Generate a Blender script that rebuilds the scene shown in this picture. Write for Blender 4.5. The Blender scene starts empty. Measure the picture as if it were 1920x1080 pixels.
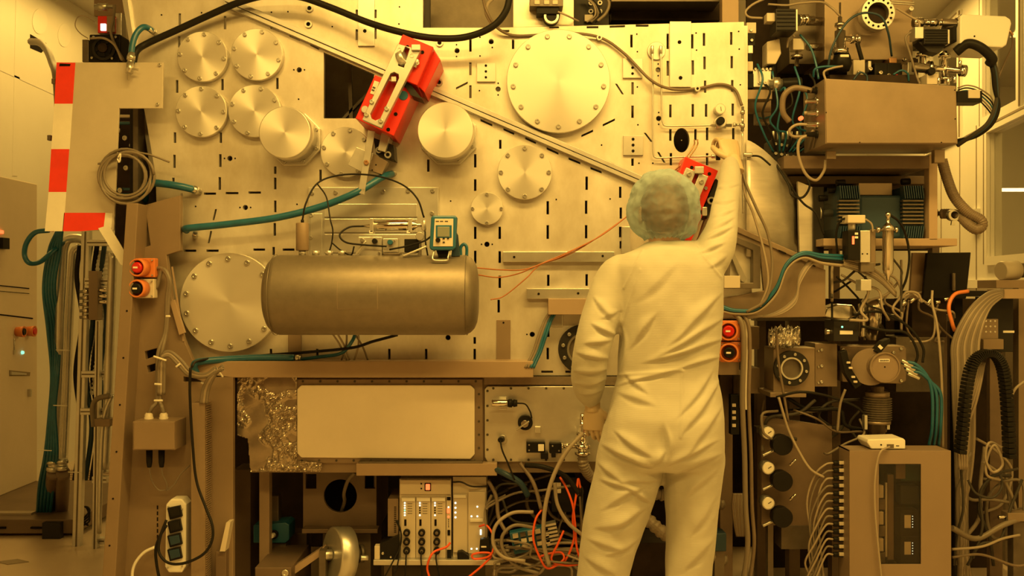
import bpy, bmesh, math, random
from mathutils import Vector, Matrix, noise
from mathutils.geometry import tessellate_polygon
random.seed(7)
scene = bpy.context.scene
COL = scene.collection
# ------------------------------------------------------------------ camera, light, exposure
F = 1836.0; CAMY = -4.0; CZ = 1.4            # focal length in pixels of a 1920 px frame, camera position
cam_d = bpy.data.cameras.new('camera'); cam = bpy.data.objects.new('camera', cam_d); COL.objects.link(cam)
cam.location = (0, CAMY, CZ); cam.rotation_euler = (math.radians(90), 0, 0)
cam_d.sensor_width = 36; cam_d.lens = 36*F/1920; cam_d.clip_start = 0.05
scene.camera = cam
w = bpy.data.worlds.new('World'); scene.world = w; w.use_nodes = True
w.node_tree.nodes['Background'].inputs[0].default_value = (1.0, 0.27, 0.035, 1)
w.node_tree.nodes['Background'].inputs[1].default_value = 0.085
scene.view_settings.view_transform = 'Standard'; scene.view_settings.look = 'None'
scene.view_settings.gamma = 1; scene.view_settings.use_curve_mapping = False
scene.view_settings.exposure = 0.14
AMBER = (1.0, 0.60, 0.12)
def lamp(name, x, y, z, sx, sy, power, tilt=0):
    d = bpy.data.lights.new(name, 'AREA'); d.shape = 'RECTANGLE'; d.size = sx; d.size_y = sy
    d.energy = power; d.color = AMBER
    o = bpy.data.objects.new(name, d); COL.objects.link(o); o.location = (x, y, z); o.rotation_euler = (math.radians(tilt), 0, 0)
lamp('ceiling_and_fill_light', -0.1, -1.6, 3.35, 2.0, 0.35, 84)
lamp('ceiling_and_fill_light', 1.6, -1.6, 3.35, 1.4, 0.35, 46)
lamp('ceiling_and_fill_light', -1.1, -4.2, 3.5, 1.8, 0.5, 62)  # added fill lamp, gives the steel plate something bright to reflect
lamp('ceiling_and_fill_light', 1.3, -4.2, 3.5, 1.8, 0.5, 62)  # added fill lamp, right half of the same row
lamp('ceiling_and_fill_light', -2.9, 3.0, 3.62, 0.6, 2.6, 35)
lamp('ceiling_and_fill_light', 2.7, 3.6, 3.62, 0.6, 2.6, 78)
lamp('ceiling_and_fill_light', 4.9, 2.6, 3.62, 0.5, 2.6, 75)  # added lamp, brightens the room beyond the glass

# ------------------------------------------------------------------ helpers
def P(x, y, Y):
    d = Y-CAMY
    return Vector(((x-960)*d/F, Y, CZ+(540-y)*d/F))
def S(Y): return (Y-CAMY)/F
WLOC = {}
def wloc(o): return WLOC.get(o.name, Vector((0, 0, 0))) if o else Vector((0, 0, 0))
def tag(o, label, cat, group=None, kind=None):
    if label: o['label'] = label
    if cat: o['category'] = cat
    if group: o['group'] = group
    if kind: o['kind'] = kind
    return o
def thing(name, label, cat, loc, group=None, kind=None):
    o = bpy.data.objects.new(name, None); COL.objects.link(o); o.empty_display_size = 0.05
    loc = Vector(loc) if len(loc) == 3 and isinstance(loc, Vector) else P(*loc)
    o.location = loc; WLOC[o.name] = loc.copy()
    return tag(o, label, cat, group, kind)
def link(name, me, loc, parent=None):
    o = bpy.data.objects.new(name, me); COL.objects.link(o)
    WLOC[o.name] = Vector(loc); o.parent = parent
    o.location = Vector(loc)-wloc(parent)
    return o
class MB:
    def __init__(s): s.v = []; s.f = []; s.sm = []
    def add(s, vs, fs, sm=False):
        n = len(s.v); s.v += [Vector(v) for v in vs]
        for i, f in enumerate(fs):
            s.f.append([k+n for k in f]); s.sm.append(sm if isinstance(sm, bool) else sm[i])
        return s
    def box(s, a, b):
        (x0, y0, z0), (x1, y1, z1) = a, b
        return s.add([(x0,y0,z0),(x1,y0,z0),(x1,y1,z0),(x0,y1,z0),(x0,y0,z1),(x1,y0,z1),(x1,y1,z1),(x0,y1,z1)],
                     [(0,3,2,1),(4,5,6,7),(0,1,5,4),(1,2,6,5),(2,3,7,6),(3,0,4,7)])
    def lathe(s, p0, p1, prof, seg=24, caps=True):
        p0 = Vector(p0); ax = (Vector(p1)-p0); L = ax.length; ax.normalize()
        u = ax.orthogonal().normalized(); v = ax.cross(u)
        vs = []; fs = []; sm = []
        for t, r in prof:
            for k in range(seg):
                a = 2*math.pi*k/seg
                vs.append(p0+ax*(t*L)+(u*math.cos(a)+v*math.sin(a))*max(r, 1e-5))
        for i in range(len(prof)-1):
            flat = abs(prof[i][0]-prof[i+1][0]) < 1e-6
            for k in range(seg):
                k2 = (k+1) % seg
                fs.append((i*seg+k, i*seg+k2, (i+1)*seg+k2, (i+1)*seg+k)); sm.append(not flat)
        if caps:
            fs.append(tuple(range(seg-1, -1, -1))); sm.append(False)
            fs.append(tuple((len(prof)-1)*seg+k for k in range(seg))); sm.append(False)
        return s.add(vs, fs, sm)
    def cyl(s, p0, p1, r, seg=20): return s.lathe(p0, p1, [(0, r), (1, r)], seg)
    def tube(s, path, r, seg=8):
        n = len(path); vs = []; fs = []; sm = []
        t0 = (path[1]-path[0]).normalized(); u = t0.orthogonal().normalized()
        for i, p in enumerate(path):
            t = (path[min(i+1, n-1)]-path[max(i-1, 0)])
            t = t.normalized() if t.length > 1e-9 else t0
            u = (u-t*u.dot(t)); u = u.normalized() if u.length > 1e-6 else t.orthogonal().normalized()
            v = t.cross(u); rr = r[i] if isinstance(r, list) else r
            for k in range(seg):
                a = 2*math.pi*k/seg; vs.append(p+(u*math.cos(a)+v*math.sin(a))*rr)
        for i in range(n-1):
            for k in range(seg):
                k2 = (k+1) % seg
                fs.append((i*seg+k, i*seg+k2, (i+1)*seg+k2, (i+1)*seg+k)); sm.append(True)
        fs.append(tuple(range(seg-1, -1, -1))); fs.append(tuple((n-1)*seg+k for k in range(seg))); sm += [False, False]
        return s.add(vs, fs, sm)
    def prism(s, pts, vec, holes=()):
        loops = [list(map(Vector, pts))]+[list(map(Vector, h)) for h in holes]
        flat = [p for l in loops for p in l]; n = len(flat); vec = Vector(vec)
        fs = []
        if holes: tri = tessellate_polygon(loops)
        else: tri = [tuple(range(n))]
        # orientation: front faces look against vec
        for t in tri:
            nn = Vector((0, 0, 0))
            for i in range(len(t)):
                a = flat[t[i]]; b = flat[t[(i+1) % len(t)]]; nn += (a-flat[t[0]]).cross(b-flat[t[0]])
            t = tuple(t)
            if nn.dot(vec) > 0: t = t[::-1]
            fs.append(t); fs.append(tuple(k+n for k in t[::-1]))
        o = 0
        for l in loops:
            m = len(l)
            for k in range(m): fs.append((o+k, o+(k+1) % m, o+(k+1) % m+n, o+k+n))
            o += m
        return s.add(flat+[p+vec for p in flat], fs)
    def build(s, name, mat, parent=None, bev=0, fixn=True):
        c = Vector([(min(v[i] for v in s.v)+max(v[i] for v in s.v))/2 for i in range(3)])
        me = bpy.data.meshes.new(name); me.from_pydata([v-c for v in s.v], [], s.f)
        me.polygons.foreach_set('use_smooth', s.sm)
        if fixn:
            bm = bmesh.new(); bm.from_mesh(me); bmesh.ops.recalc_face_normals(bm, faces=bm.faces[:]); bm.to_mesh(me); bm.free()
        me.materials.append(MT[mat]); me.update()
        o = link(name, me, c, parent)
        if bev:
            b = o.modifiers.new('bevel', 'BEVEL'); b.width = bev; b.segments = 2; b.limit_method = 'ANGLE'; b.angle_limit = math.radians(40)
        return o
def smooth_path(pts, n=8):
    pts = [Vector(p) for p in pts]
    if len(pts) < 3:
        return [pts[0].lerp(pts[-1], i/n) for i in range(n+1)]
    q = [pts[0]*2-pts[1]]+pts+[pts[-1]*2-pts[-2]]; out = []
    for i in range(1, len(q)-2):
        a, b, c, d = q[i-1], q[i], q[i+1], q[i+2]
        for k in range(n):
            t = k/n
            out.append(0.5*((2*b)+(c-a)*t+(2*a-5*b+4*c-d)*t*t+(3*b-a-3*c+d)*t*t*t))
    out.append(pts[-1]); return out
def box(name, x0, y0, x1, y1, Y, dep, mat, par=None, bev=0.002):
    a = P(x0, y1, Y); b = P(x1, y0, Y)
    return MB().box((a.x, Y, a.z), (b.x, Y+dep, b.z)).build(name, mat, par, bev)
def poly(name, pts, Y, dep, mat, par=None, bev=0, holes=()):
    return MB().prism([P(x, y, Y) for x, y in pts], (0, dep, 0), [[P(x, y, Y) for x, y in h] for h in holes]).build(name, mat, par, bev)
def ring_pts(cx, cy, r, seg=24, ry=None, a0=0):
    ry = ry or r
    return [(cx+r*math.cos(a0+2*math.pi*k/seg), cy+ry*math.sin(a0+2*math.pi*k/seg)) for k in range(seg)]
def disc(name, cx, cy, r, Y, dep, mat, par=None, seg=40, bev=0.0015):
    a = P(cx, cy, Y); R = r*S(Y)
    b = min(bev, R*0.3)
    return MB().lathe(a, a+Vector((0, dep, 0)), [(0, R-b), (min(b/dep, .4), R), (1, R)], seg).build(name, mat, par)
def ring(name, cx, cy, r, ri, Y, dep, mat, par=None, seg=40):
    a = P(cx, cy, Y); R = r*S(Y); Ri = ri*S(Y)
    return MB().lathe(a, a+Vector((0, dep, 0)), [(0, Ri), (0, R), (1, R), (1, Ri), (0, Ri)], seg, caps=False).build(name, mat, par)
def cyl(name, a, b, r, mat, par=None, seg=20, prof=None):
    pa, pb = P(*a), P(*b); k = S((a[2]+b[2])/2)
    prof = prof or [(0, r*.93), (.03, r), (.97, r), (1, r*.93)]
    return MB().lathe(pa, pb, [(t, q*k) for t, q in prof], seg).build(name, mat, par)
def tube(name, pts, r, mat, par=None, seg=8, n=8, label=None, cat='cable', group=None):
    path = smooth_path([P(*p) for p in pts], n)
    o = MB().tube(path, r, seg).build(name, mat, par, fixn=False)
    if label: tag(o, label, cat, group)
    return o
_cache = {}
def shared(key, fn):
    if key not in _cache: _cache[key] = fn()
    return _cache[key]
def inst(name, key, mk, loc, mat, par):
    """shared-mesh instance; mk(MB) builds around the origin"""
    def fn():
        m = MB(); mk(m); me = bpy.data.meshes.new(name); me.from_pydata(m.v, [], m.f)
        me.polygons.foreach_set('use_smooth', m.sm)
        bm = bmesh.new(); bm.from_mesh(me); bmesh.ops.recalc_face_normals(bm, faces=bm.faces[:]); bm.to_mesh(me); bm.free()
        me.materials.append(MT[mat]); return me
    return link(name, shared((key, mat), fn), loc, par)
def bolt(par, x, y, Y, r=4.5, mat='bolt', h=0.008, name='bolt'):
    R = round(r*S(Y), 5)
    def mk(m):
        m.lathe((0, 0, 0), (0, -h, 0), [(0, R), (.8, R), (1, R*.8), (1, R*.5), (.6, R*.45)], 10)
    return inst(name, ('bolt', R, h), mk, P(x, y, Y), mat, par)
def dot(par, x, y, Y, r, mat='hole', name='bolt_hole', h=0.0015):
    R = round(r*S(Y), 5)
    return inst(name, ('dot', R, h), lambda m: m.lathe((0, 0.001, 0), (0, -h, 0), [(0, R), (1, R)], 12), P(x, y, Y), mat, par)
def bolts(par, cx, cy, r, n, Y, br=4.5, a0=0.0, mat='bolt'):
    for k in range(n):
        a = a0+2*math.pi*k/n
        bolt(par, cx+r*math.cos(a), cy+r*math.sin(a), Y, br, mat)
# ------------------------------------------------------------------ materials
MT = {}
def M(name, col, met=0.0, rough=0.5, nz=None, bump=None, aniso=None, stretch=(1, 1, 1), emit=None, spec=0.5, coat=0, rnz=0.0, sheen=0):
    m = bpy.data.materials.new(name); m.use_nodes = True; MT[name] = m
    nt = m.node_tree; b = nt.nodes['Principled BSDF']; L = nt.links.new
    b.inputs['Base Color'].default_value = (*col, 1); b.inputs['Metallic'].default_value = met; b.inputs['Roughness'].default_value = rough
    b.inputs['Specular IOR Level'].default_value = spec; b.inputs['Coat Weight'].default_value = coat
    if sheen: b.inputs['Sheen Weight'].default_value = sheen
    if nz or bump:
        tc = nt.nodes.new('ShaderNodeNewGeometry'); mp = nt.nodes.new('ShaderNodeMapping'); mp.inputs['Scale'].default_value = stretch
        L(tc.outputs['Position'], mp.inputs[0])
    if nz:
        n = nt.nodes.new('ShaderNodeTexNoise'); n.inputs['Scale'].default_value = nz[0]; n.inputs['Detail'].default_value = 6; n.inputs['Roughness'].default_value = .65
        L(mp.outputs[0], n.inputs['Vector'])
        r = nt.nodes.new('ShaderNodeValToRGB'); k = nz[1]
        c2 = nz[2] if len(nz) > 2 else tuple(max(0, c*(1-k)) for c in col)
        c1 = tuple(min(1, c*(1+k*.6)) for c in col)
        r.color_ramp.elements[0].position = .32; r.color_ramp.elements[0].color = (*c2, 1)
        r.color_ramp.elements[1].position = .68; r.color_ramp.elements[1].color = (*c1, 1)
        L(n.outputs['Fac'], r.inputs[0]); L(r.outputs[0], b.inputs['Base Color'])
        if rnz:
            mr = nt.nodes.new('ShaderNodeMapRange'); mr.inputs[3].default_value = max(.05, rough-rnz); mr.inputs[4].default_value = min(1, rough+rnz)
            L(n.outputs['Fac'], mr.inputs[0]); L(mr.outputs[0], b.inputs['Roughness'])
    if bump:
        n2 = nt.nodes.new('ShaderNodeTexNoise'); n2.inputs['Scale'].default_value = bump[0]; n2.inputs['Detail'].default_value = 4
        L(mp.outputs[0], n2.inputs['Vector'])
        bp = nt.nodes.new('ShaderNodeBump'); bp.inputs['Strength'].default_value = bump[1]; bp.inputs['Distance'].default_value = bump[2] if len(bump) > 2 else .002
        L(n2.outputs['Fac'], bp.inputs['Height']); L(bp.outputs[0], b.inputs['Normal'])
    if aniso:
        b.inputs['Anisotropic'].default_value = aniso
        t = nt.nodes.new('ShaderNodeTangent'); t.direction_type = 'RADIAL'; t.axis = 'Y'
        L(t.outputs[0], b.inputs['Tangent'])
    if emit:
        b.inputs['Emission Color'].default_value = (*emit[:3], 1); b.inputs['Emission Strength'].default_value = emit[3]
    return m
M('plate_steel', (.70, .68, .64), .66, .42, nz=(3.2, .2, (.50, .45, .37)), bump=(900, .05, .0004), rnz=.1, stretch=(1, 1, .6))
M('turned_steel', (.72, .70, .655), .62, .32, aniso=.75)
M('satin_steel', (.62, .61, .58), .8, .34, nz=(5, .12), rnz=.08)
M('brushed_steel', (.74, .70, .64), .4, .34, nz=(9, .15), stretch=(.15, 1, 3), rnz=.08)
M('tank_steel', (.20, .172, .138), .6, .46, nz=(30, .10), bump=(700, .08, .0004))
M('chrome', (.62, .59, .55), 1.0, .14)
M('bolt', (.55, .54, .5), .9, .3)
M('dark_steel', (.15, .125, .10), .55, .45, nz=(6, .3))
M('shade_tinted_grey', (.235, .172, .12), .15, .5, nz=(2.5, .12))  # grey with the brown of dim shade mixed into the colour
M('brown_paint', (.15, .105, .075), .1, .5, nz=(4, .2))
M('cabinet_paint', (.23, .17, .125), .05, .5, nz=(2, .08))
M('beam_paint', (.34, .25, .18), .1, .5, nz=(3, .1))  # shadow brown is mixed into the beam colour
M('alu', (.60, .59, .57), .75, .35, nz=(8, .1), rnz=.05)
M('box_metal', (.265, .205, .155), .55, .42, nz=(5, .12), rnz=.08)  # brown cast of weak light worked into the metal colour
M('panel_paint', (.74, .68, .59), .1, .45, nz=(4, .06))
M('sheet_metal', (.56, .51, .44), .35, .45, nz=(5, .08))
M('cabinet_beige', (.66, .575, .48), .05, .5, nz=(2, .06))
M('wall_paint', (.74, .72, .68), 0, .45, nz=(1.2, .04))
M('frame_white', (.78, .76, .72), 0, .4)
M('seam', (.25, .2, .15), 0, .7)
M('ceiling_paint', (.6, .58, .55), 0, .6)
M('floor_vinyl', (.56, .46, .37), 0, .3, nz=(1.5, .1))
M('hole', (.008, .006, .005), 0, .8, spec=.12)
M('black_plastic', (.012, .011, .010), 0, .4, spec=.12)
M('black_rubber', (.014, .013, .012), 0, .45, spec=.12)
M('black_metal', (.03, .028, .027), .3, .4, spec=.12)
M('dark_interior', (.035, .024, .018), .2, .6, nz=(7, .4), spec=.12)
M('teal_hose', (.012, .105, .19), 0, .35, nz=(20, .15))
M('teal_paint', (.014, .10, .18), 0, .4)
M('teal_dark', (.02, .05, .085), .2, .45)
M('grey_cable', (.17, .14, .11), 0, .45)
M('light_cable', (.30, .25, .20), 0, .45)
M('dark_cable', (.05, .045, .04), 0, .45, spec=.12)
M('orange_cable', (.75, .09, .012), 0, .4)
M('orange_wire', (.36, .12, .035), 0, .4)
M('red_paint', (.62, .020, .008), .05, .35)
M('red_tape', (.72, .035, .015), 0, .5, nz=(12, .1))
M('white_tape', (.74, .72, .66), 0, .5, nz=(12, .06))
M('orange_plastic', (.62, .19, .05), 0, .4)
M('red_button', (.55, .012, .008), 0, .3)
M('cream_plastic', (.56, .50, .42), 0, .4)
M('white_plastic', (.72, .70, .66), 0, .4)
M('tie', (.70, .68, .62), 0, .4)
M('hose_brown', (.16, .12, .09), .1, .5, nz=(8, .2))
M('corrugated', (.20, .165, .13), .1, .4)
M('paper', (.75, .72, .65), 0, .7)
M('print_dark', (.06, .05, .04), 0, .6)
M('screen_grey', (.20, .22, .19), 0, .25)
M('copper', (.42, .24, .13), .8, .35)
M('board_green', (.02, .09, .075), 0, .4)
M('led_white', (.9, .9, .8), 0, .4, emit=(.8, .95, .75, 1.6))
M('led_red', (.8, .1, .05), 0, .4, emit=(1, .12, .03, 2.2))
M('led_green', (.1, .7, .4), 0, .4, emit=(.3, .9, .6, 1.2))
M('tube_light', (1, .9, .6), 0, .4, emit=(1, .85, .45, 3.0))
M('foil', (.72, .70, .66), .95, .22, nz=(40, .1), bump=(60, .9, .006))
M('film', (.40, .34, .28), .7, .2, nz=(30, .15))
def glass(name, tint, fac, rough=.03):
    m = bpy.data.materials.new(name); m.use_nodes = True; MT[name] = m; nt = m.node_tree; nt.nodes.clear()
    o = nt.nodes.new('ShaderNodeOutputMaterial'); mx = nt.nodes.new('ShaderNodeMixShader'); t = nt.nodes.new('ShaderNodeBsdfTransparent'); g = nt.nodes.new('ShaderNodeBsdfGlossy')
    t.inputs[0].default_value = (*tint, 1); g.inputs['Roughness'].default_value = rough; mx.inputs[0].default_value = fac
    nt.links.new(t.outputs[0], mx.inputs[1]); nt.links.new(g.outputs[0], mx.inputs[2]); nt.links.new(mx.outputs[0], o.inputs[0])
glass('window_glass', (.86, .86, .84), .12)
glass('smoked_glass', (.8, .77, .72), .03, .03)
# ------------------------------------------------------------------ setting
def struct(o): o['kind'] = 'structure'; return o
def slab(name, a, b, mat): return struct(MB().box(a, b).build(name, mat))
slab('floor', (-4, -6, -.1), (6.5, 9, 0), 'floor_vinyl')
slab('ceiling', (-4, -6, 3.7), (6.5, 9, 3.8), 'ceiling_paint')
wl = slab('wall_left', (-3.75, -6, 0), (-3.55, 7.2, 3.7), 'wall_paint')
wb = slab('wall_back', (-3.55, 7.2, 0), (6.5, 7.4, 3.7), 'wall_paint')
CAMV = Vector((0, CAMY, CZ))
def onpl(x, y, o, n):
    d = Vector(((x-960)/F, 1, (540-y)/F)); n = Vector(n)
    return CAMV+d*((Vector(o)-CAMV).dot(n)/d.dot(n))
def poly_on(name, pts, o, n, thick, mat, par=None, lift=0.0, holes=(), bev=0):
    n = Vector(n).normalized(); o = Vector(o)+n*lift
    return MB().prism([onpl(x, y, o, n) for x, y in pts], -n*thick, [[onpl(x, y, o, n) for x, y in h] for h in holes]).build(name, mat, par, bev)
WLo, WLn = (-3.55, 0, 0), (1, 0, 0)
# joints of the wall panels on the left wall
for pts in ([(30, -5), (40, -5), (33, 330), (23, 330)], [(0, 128), (0, 132), (108, 181), (108, 178)], [(120, -5), (126, -5), (185, 34), (185, 31)]):
    poly_on('trim_batten', pts, WLo, WLn, .0025, 'wall_paint', wl, .0025)
for cx, cy, rx, ry in ((75, 40, 14, 24), (121, 66, 12, 22)):
    poly_on('round_patch', ring_pts(cx, cy, rx, 28, ry), WLo, WLn, .004, 'frame_white', wl, .004)
poly_on('cable_opening', [(57, 64), (87, 81), (88, 88), (78, 99), (57, 90)], WLo, WLn, .004, 'hole', wl, .003)
tube('conduit_hose', [(58, 78, 2.05), (74, 80, 1.95), (88, 94, 1.85), (98, 118, 1.75), (106, 150, 1.65), (112, 260, 1.6)], .022, 'grey_cable', label='thick beige conduit hose coming out of the left wall opening', cat='hose')
# right glazed wall, turned nine degrees
RWo = Vector((3.3, 2.4, 0)); RWd = Vector((.156, .988, 0)).normalized(); RWn = Vector((-RWd.y, RWd.x, 0))
def wallpt(t, z, off=0): p = RWo+RWd*t+RWn*off; return Vector((p.x, p.y, z))
def wt(x):
    p = onpl(x, 540, RWo, RWn); return (p-RWo).dot(RWd)
def rw(name, t0, t1, z0, z1, lift, thick, mat, par=None, holes=()):
    return MB().prism([wallpt(t0, z0, lift), wallpt(t1, z0, lift), wallpt(t1, z1, lift), wallpt(t0, z1, lift)], -RWn*thick,
        [[wallpt(a, b, lift) for a, b in h] for h in holes]).build(name, mat, par)
tA, tB = wt(1856), wt(1990)
h1 = [(tB, 1.62), (tA, 1.62), (tA, 2.5), (tB, 2.5)]
tC = wt(1848); tD = wt(1912)
h2 = [(tD+.08, 2.62), (tC, 2.62), (tC, 3.5), (tD, 3.5), (tD, 2.74), (tD+.02, 2.66)]
h3 = [(wt(1800)-.0, 2.62), (wt(1742), 2.62), (wt(1742), 3.5), (wt(1800), 3.5)]
wr = struct(rw('wall_right', -7, 4.9, 0, 3.7, 0, .08, 'wall_paint', holes=[h1, h2, h3]))
for i, h in enumerate((h1, h2, h3)):
    t0 = min(a for a, b in h); t1 = max(a for a, b in h); z0 = min(b for a, b in h); z1 = max(b for a, b in h)
    fr = struct(rw('window_%d' % (i+1), t0-.06, t1+.06, z0-.06, z1+.06, .025, .03, 'frame_white', holes=[[(t0, z0), (t1, z0), (t1, z1), (t0, z1)]]))
    for a, b, c, d in ((t0-.062, t0-.05, z0-.05, z1+.05), (t0, t1, z1+.04, z1+.055), (t1+.05, t1+.062, z0-.05, z1+.05)):
        rw('frame_joint', a, b, c, d, .028, .01, 'seam', fr)
    rw('pane', t0, t1, z0, z1, -.03, .006, 'window_glass', fr)
for x in (1831, 1800, 1765):
    rw('trim_joint', wt(x)-.006, wt(x)+.006, 0, 2.6, .004, .008, 'seam', wr)
rw('trim_rail', wt(1990), wt(1740), 1.40, 1.46, .02, .03, 'frame_white', wr)
rw('trim_latch', wt(1838), wt(1826), 1.84, 1.98, .04, .04, 'frame_white', wr)
# the room beyond the glass: far wall with a door frame and a lit tube
fw = struct(rw('wall_far', -6, 5.2, 0, 3.7, -2.6, .1, 'wall_paint'))
for a, b, c, d in ((.5, .58, .2, 2.5), (1.5, 1.58, .2, 2.5), (.5, 1.58, 2.5, 2.58), (.5, 1.58, 1.45, 1.5)):
    rw('trim_frame', a, b, c, d, -2.56, .04, 'frame_white', fw)
rw('trim_glazing', .58, 1.5, 1.5, 2.5, -2.575, .02, 'screen_grey', fw)
tl = thing('tube_lamp', 'glowing fluorescent tube lamp behind the right-hand window', 'lamp', (1905, 356, 3.3))
cyl('tube', (1866, 356, 3.5), (1960, 356, 3.2), 3.4, 'tube_light', tl, 10)
box('cap', 1860, 351, 1867, 361, 3.48, .03, 'white_plastic', tl)

# ------------------------------------------------------------------ process chamber
ch = thing('vacuum_chamber', 'large steel vacuum chamber with slotted front plate and bolted round flange covers', 'vacuum chamber', (850, 700, .4))
H = []
def vs(x, y0, y1, wd=4.6, x2=None):
    x2 = x if x2 is None else x2; h = wd/2
    H.append([(x-h, y0), (x+h, y0), (x2+h, y1), (x2-h, y1)])
def hs(x0, x1, y, y2=None, wd=4.2):
    y2 = y if y2 is None else y2; h = wd/2
    H.append([(x0, y-h), (x1, y2-h), (x1, y2+h), (x0, y+h)])
for x, y0, y1 in ((337,25,47),(422,30,55),(336,68,89),(332,150,174),(417,148,169),(328,248,268),(414,248,268),(327,290,315),(413,289,313),(325,333,353),(412,332,356),
    (520,146,167),(669,55,75),(704,18,34),(704,53,73),(669,18,31),(882,73,97),(882,117,141),(882,160,184),
    (516,312,326),(516,333,355),(516,376,398),(515,418,442),(513,463,478),(601,318,340),(803,299,322),(891,289,314),(891,336,358),(891,425,448),(891,470,494),(937,425,448),(937,471,493),(937,517,540),(938,262,279),
    (935,562,586),(890,632,645),(890,654,675),(508,654,668),(595,654,673),(730,654,675),(799,654,675),
    (962,74,92),(1184,65,89),(1186,154,177),(1186,198,221),(1186,297,311),(1252,63,92),(1252,114,142),(1298,64,91),(1299,113,140),
    (1320,62,86),(1321,106,130),(1322,151,174),(1324,195,219),(1326,239,263),(1371,60,84),(1372,105,128),(1373,150,172),(1374,194,217),(1375,240,262),(1257,196,220),(1299,195,219),(1257,242,264),(1304,242,263),
    (1100,331,356),(1099,376,401),(1099,422,447),(1027,377,402),(1027,422,448),(1163,350,371),(1164,389,410),(1028,515,536),(1100,514,536),(1258,287,310),(1326,287,310),(1028,606,632),(1027,652,674),(1164,452,466),(1163,425,445)):
    vs(x, y0, y1)
vs(405, 392, 413, 3.6, 400); vs(396, 433, 456, 3.6, 391); vs(1155, 157, 177, 4, 1168); vs(1209, 249, 266, 4, 1222); vs(1234, 285, 305, 4, 1246)
for x0, x1, y, y2 in ((382,405,363,363),(423,447,362,362),(466,489,361,361),(345,368,470,470),(387,410,470,470),(475,497,468,468),(530,552,468,468),
    (855,877,166,155),(1130,1153,235,224),(1090,1112,255,245),(1025,1047,278,288),(1066,1088,297,306),(1107,1128,315,323),(507,523,52,58),(543,562,67,75),(582,598,84,92),(901,923,225,235),(944,964,242,251),(985,1005,259,268),
    (1030,1048,51,51),(1100,1122,51,51),(1143,1172,50,49),(1192,1216,48,48),(1015,1037,697,697),(1060,1075,697,697),(940,955,58,58)):
    hs(x0, x1, y, y2)
for x, y in ((561,131),(431,297),(460,389),(857,95),(921,78),(934,167),(913,458),(1234,131),(1235,222),(840,633),(998,627)): H.append(ring_pts(x, y, 5, 12))
H.append(ring_pts(1278, 263, 15, 24, 23))
H.append([(607, 98), (702, 139), (690, 222), (607, 222)])
outline = [(226, -60), (793, -60), (793, 52), (935, 52), (1395, 41), (1400, 330), (1412, 598), (1346, 598), (1346, 704), (300, 704), (296, 470), (292, 330), (275, 230), (250, 100)]
fp = poly('front_plate', outline, 0, .025, 'plate_steel', ch, holes=H)
poly('inner_plate', [(400, 60), (1335, 60), (1335, 650), (400, 650)], .5, .02, 'dark_steel', ch)  # shade inside the chamber is put into this plate's dark colour
for k, (a, b) in enumerate((((640, 222), (700, 160)), ((650, 95), (655, 230)))):
    poly('inner_rib', [(a[0], a[1]), (a[0]+7, a[1]), (b[0]+7, b[1]), (b[0], b[1])], .25, .03, 'dark_steel', ch)
MB().box((P(1400, 0, 0).x-.01, .025, .9), (P(1400, 0, 0).x+.01, 1.3, P(0, 45, 0).z)).build('side_plate', 'plate_steel', ch)
MB().box((P(245, 0, 0).x, .025, 1.0), (P(245, 0, 0).x+.02, 1.3, P(0, -60, 0).z)).build('side_plate', 'dark_steel', ch)
MB().box((P(245, 0, 0).x, 1.3, .9), (P(1400, 0, 0).x, 1.32, P(0, -60, 0).z)).build('rear_plate', 'dark_steel', ch)
MB().box((P(300, 0, 0).x, .025, P(0, 704, 0).z), (P(1400, 0, 0).x, 1.3, P(0, 704, 0).z+.02)).build('bottom_plate', 'dark_steel', ch)
# dashed weld bar down the left edge of the plate
poly('weld_edge', [(339, 362), (343, 362), (341, 470), (337, 470)], -.004, .004, 'bolt', ch)
poly('edge_strip', [(226, -20), (236, -20), (254, 100), (246, 100)], -.02, .02, 'satin_steel', ch)
# flange covers
def cover(cx, cy, r, n, br, a0=0, Y=-.036, mat='turned_steel', rb=None):
    o = disc('flange_cover', cx, cy, r, Y, -Y, mat, ch, 64)
    bolts(o, cx, cy, rb or r*.88, n, Y, br, a0)
    return o
cover(379, 106, 47, 8, 3.8, .1); cover(481, 102, 48.5, 8, 3.8, .25); cover(377, 209, 48, 8, 3.8, .02); cover(477, 208, 49, 8, 3.8, .3)
cover(1047, 152, 97, 13, 4.6, .12, -.045); cover(984, 323, 51, 8, 4.2, 0); cover(913, 391, 30.5, 4, 3.2, 0, -.028); cover(648, 285, 47, 8, 4, .2)
cover(430, 567, 93, 14, 5, .2, -.045)
# protruding drums
def drum(cx, cy, r, bx, by, br):
    o = disc('drum', cx, cy, r, -.16, .145, 'turned_steel', ch, 64, bev=.004)
    poly('collar', ring_pts(bx, by, br, 8, a0=math.pi/8), -.03, .03, 'satin_steel', o, .002)
    bolts(o, bx, by, br*.86, 8, -.03, 3.5, .39)
drum(534, 248, 49, 551, 261, 53); drum(835, 244, 53, 841, 256, 56)
# diagonal beam with two rails and weld dashes
bm_ = poly('diagonal_beam', [(420, -9), (1215, 334), (1215, 355), (420, 13)], -.012, .012, 'satin_steel', ch)
poly('rail', [(420, -8), (1215, 335), (1215, 343.5), (420, 1)], -.03, .018, 'alu', bm_, .001)
poly('rail', [(420, 3), (1215, 345), (1215, 353), (420, 11)], -.026, .014, 'alu', bm_, .001)
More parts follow.
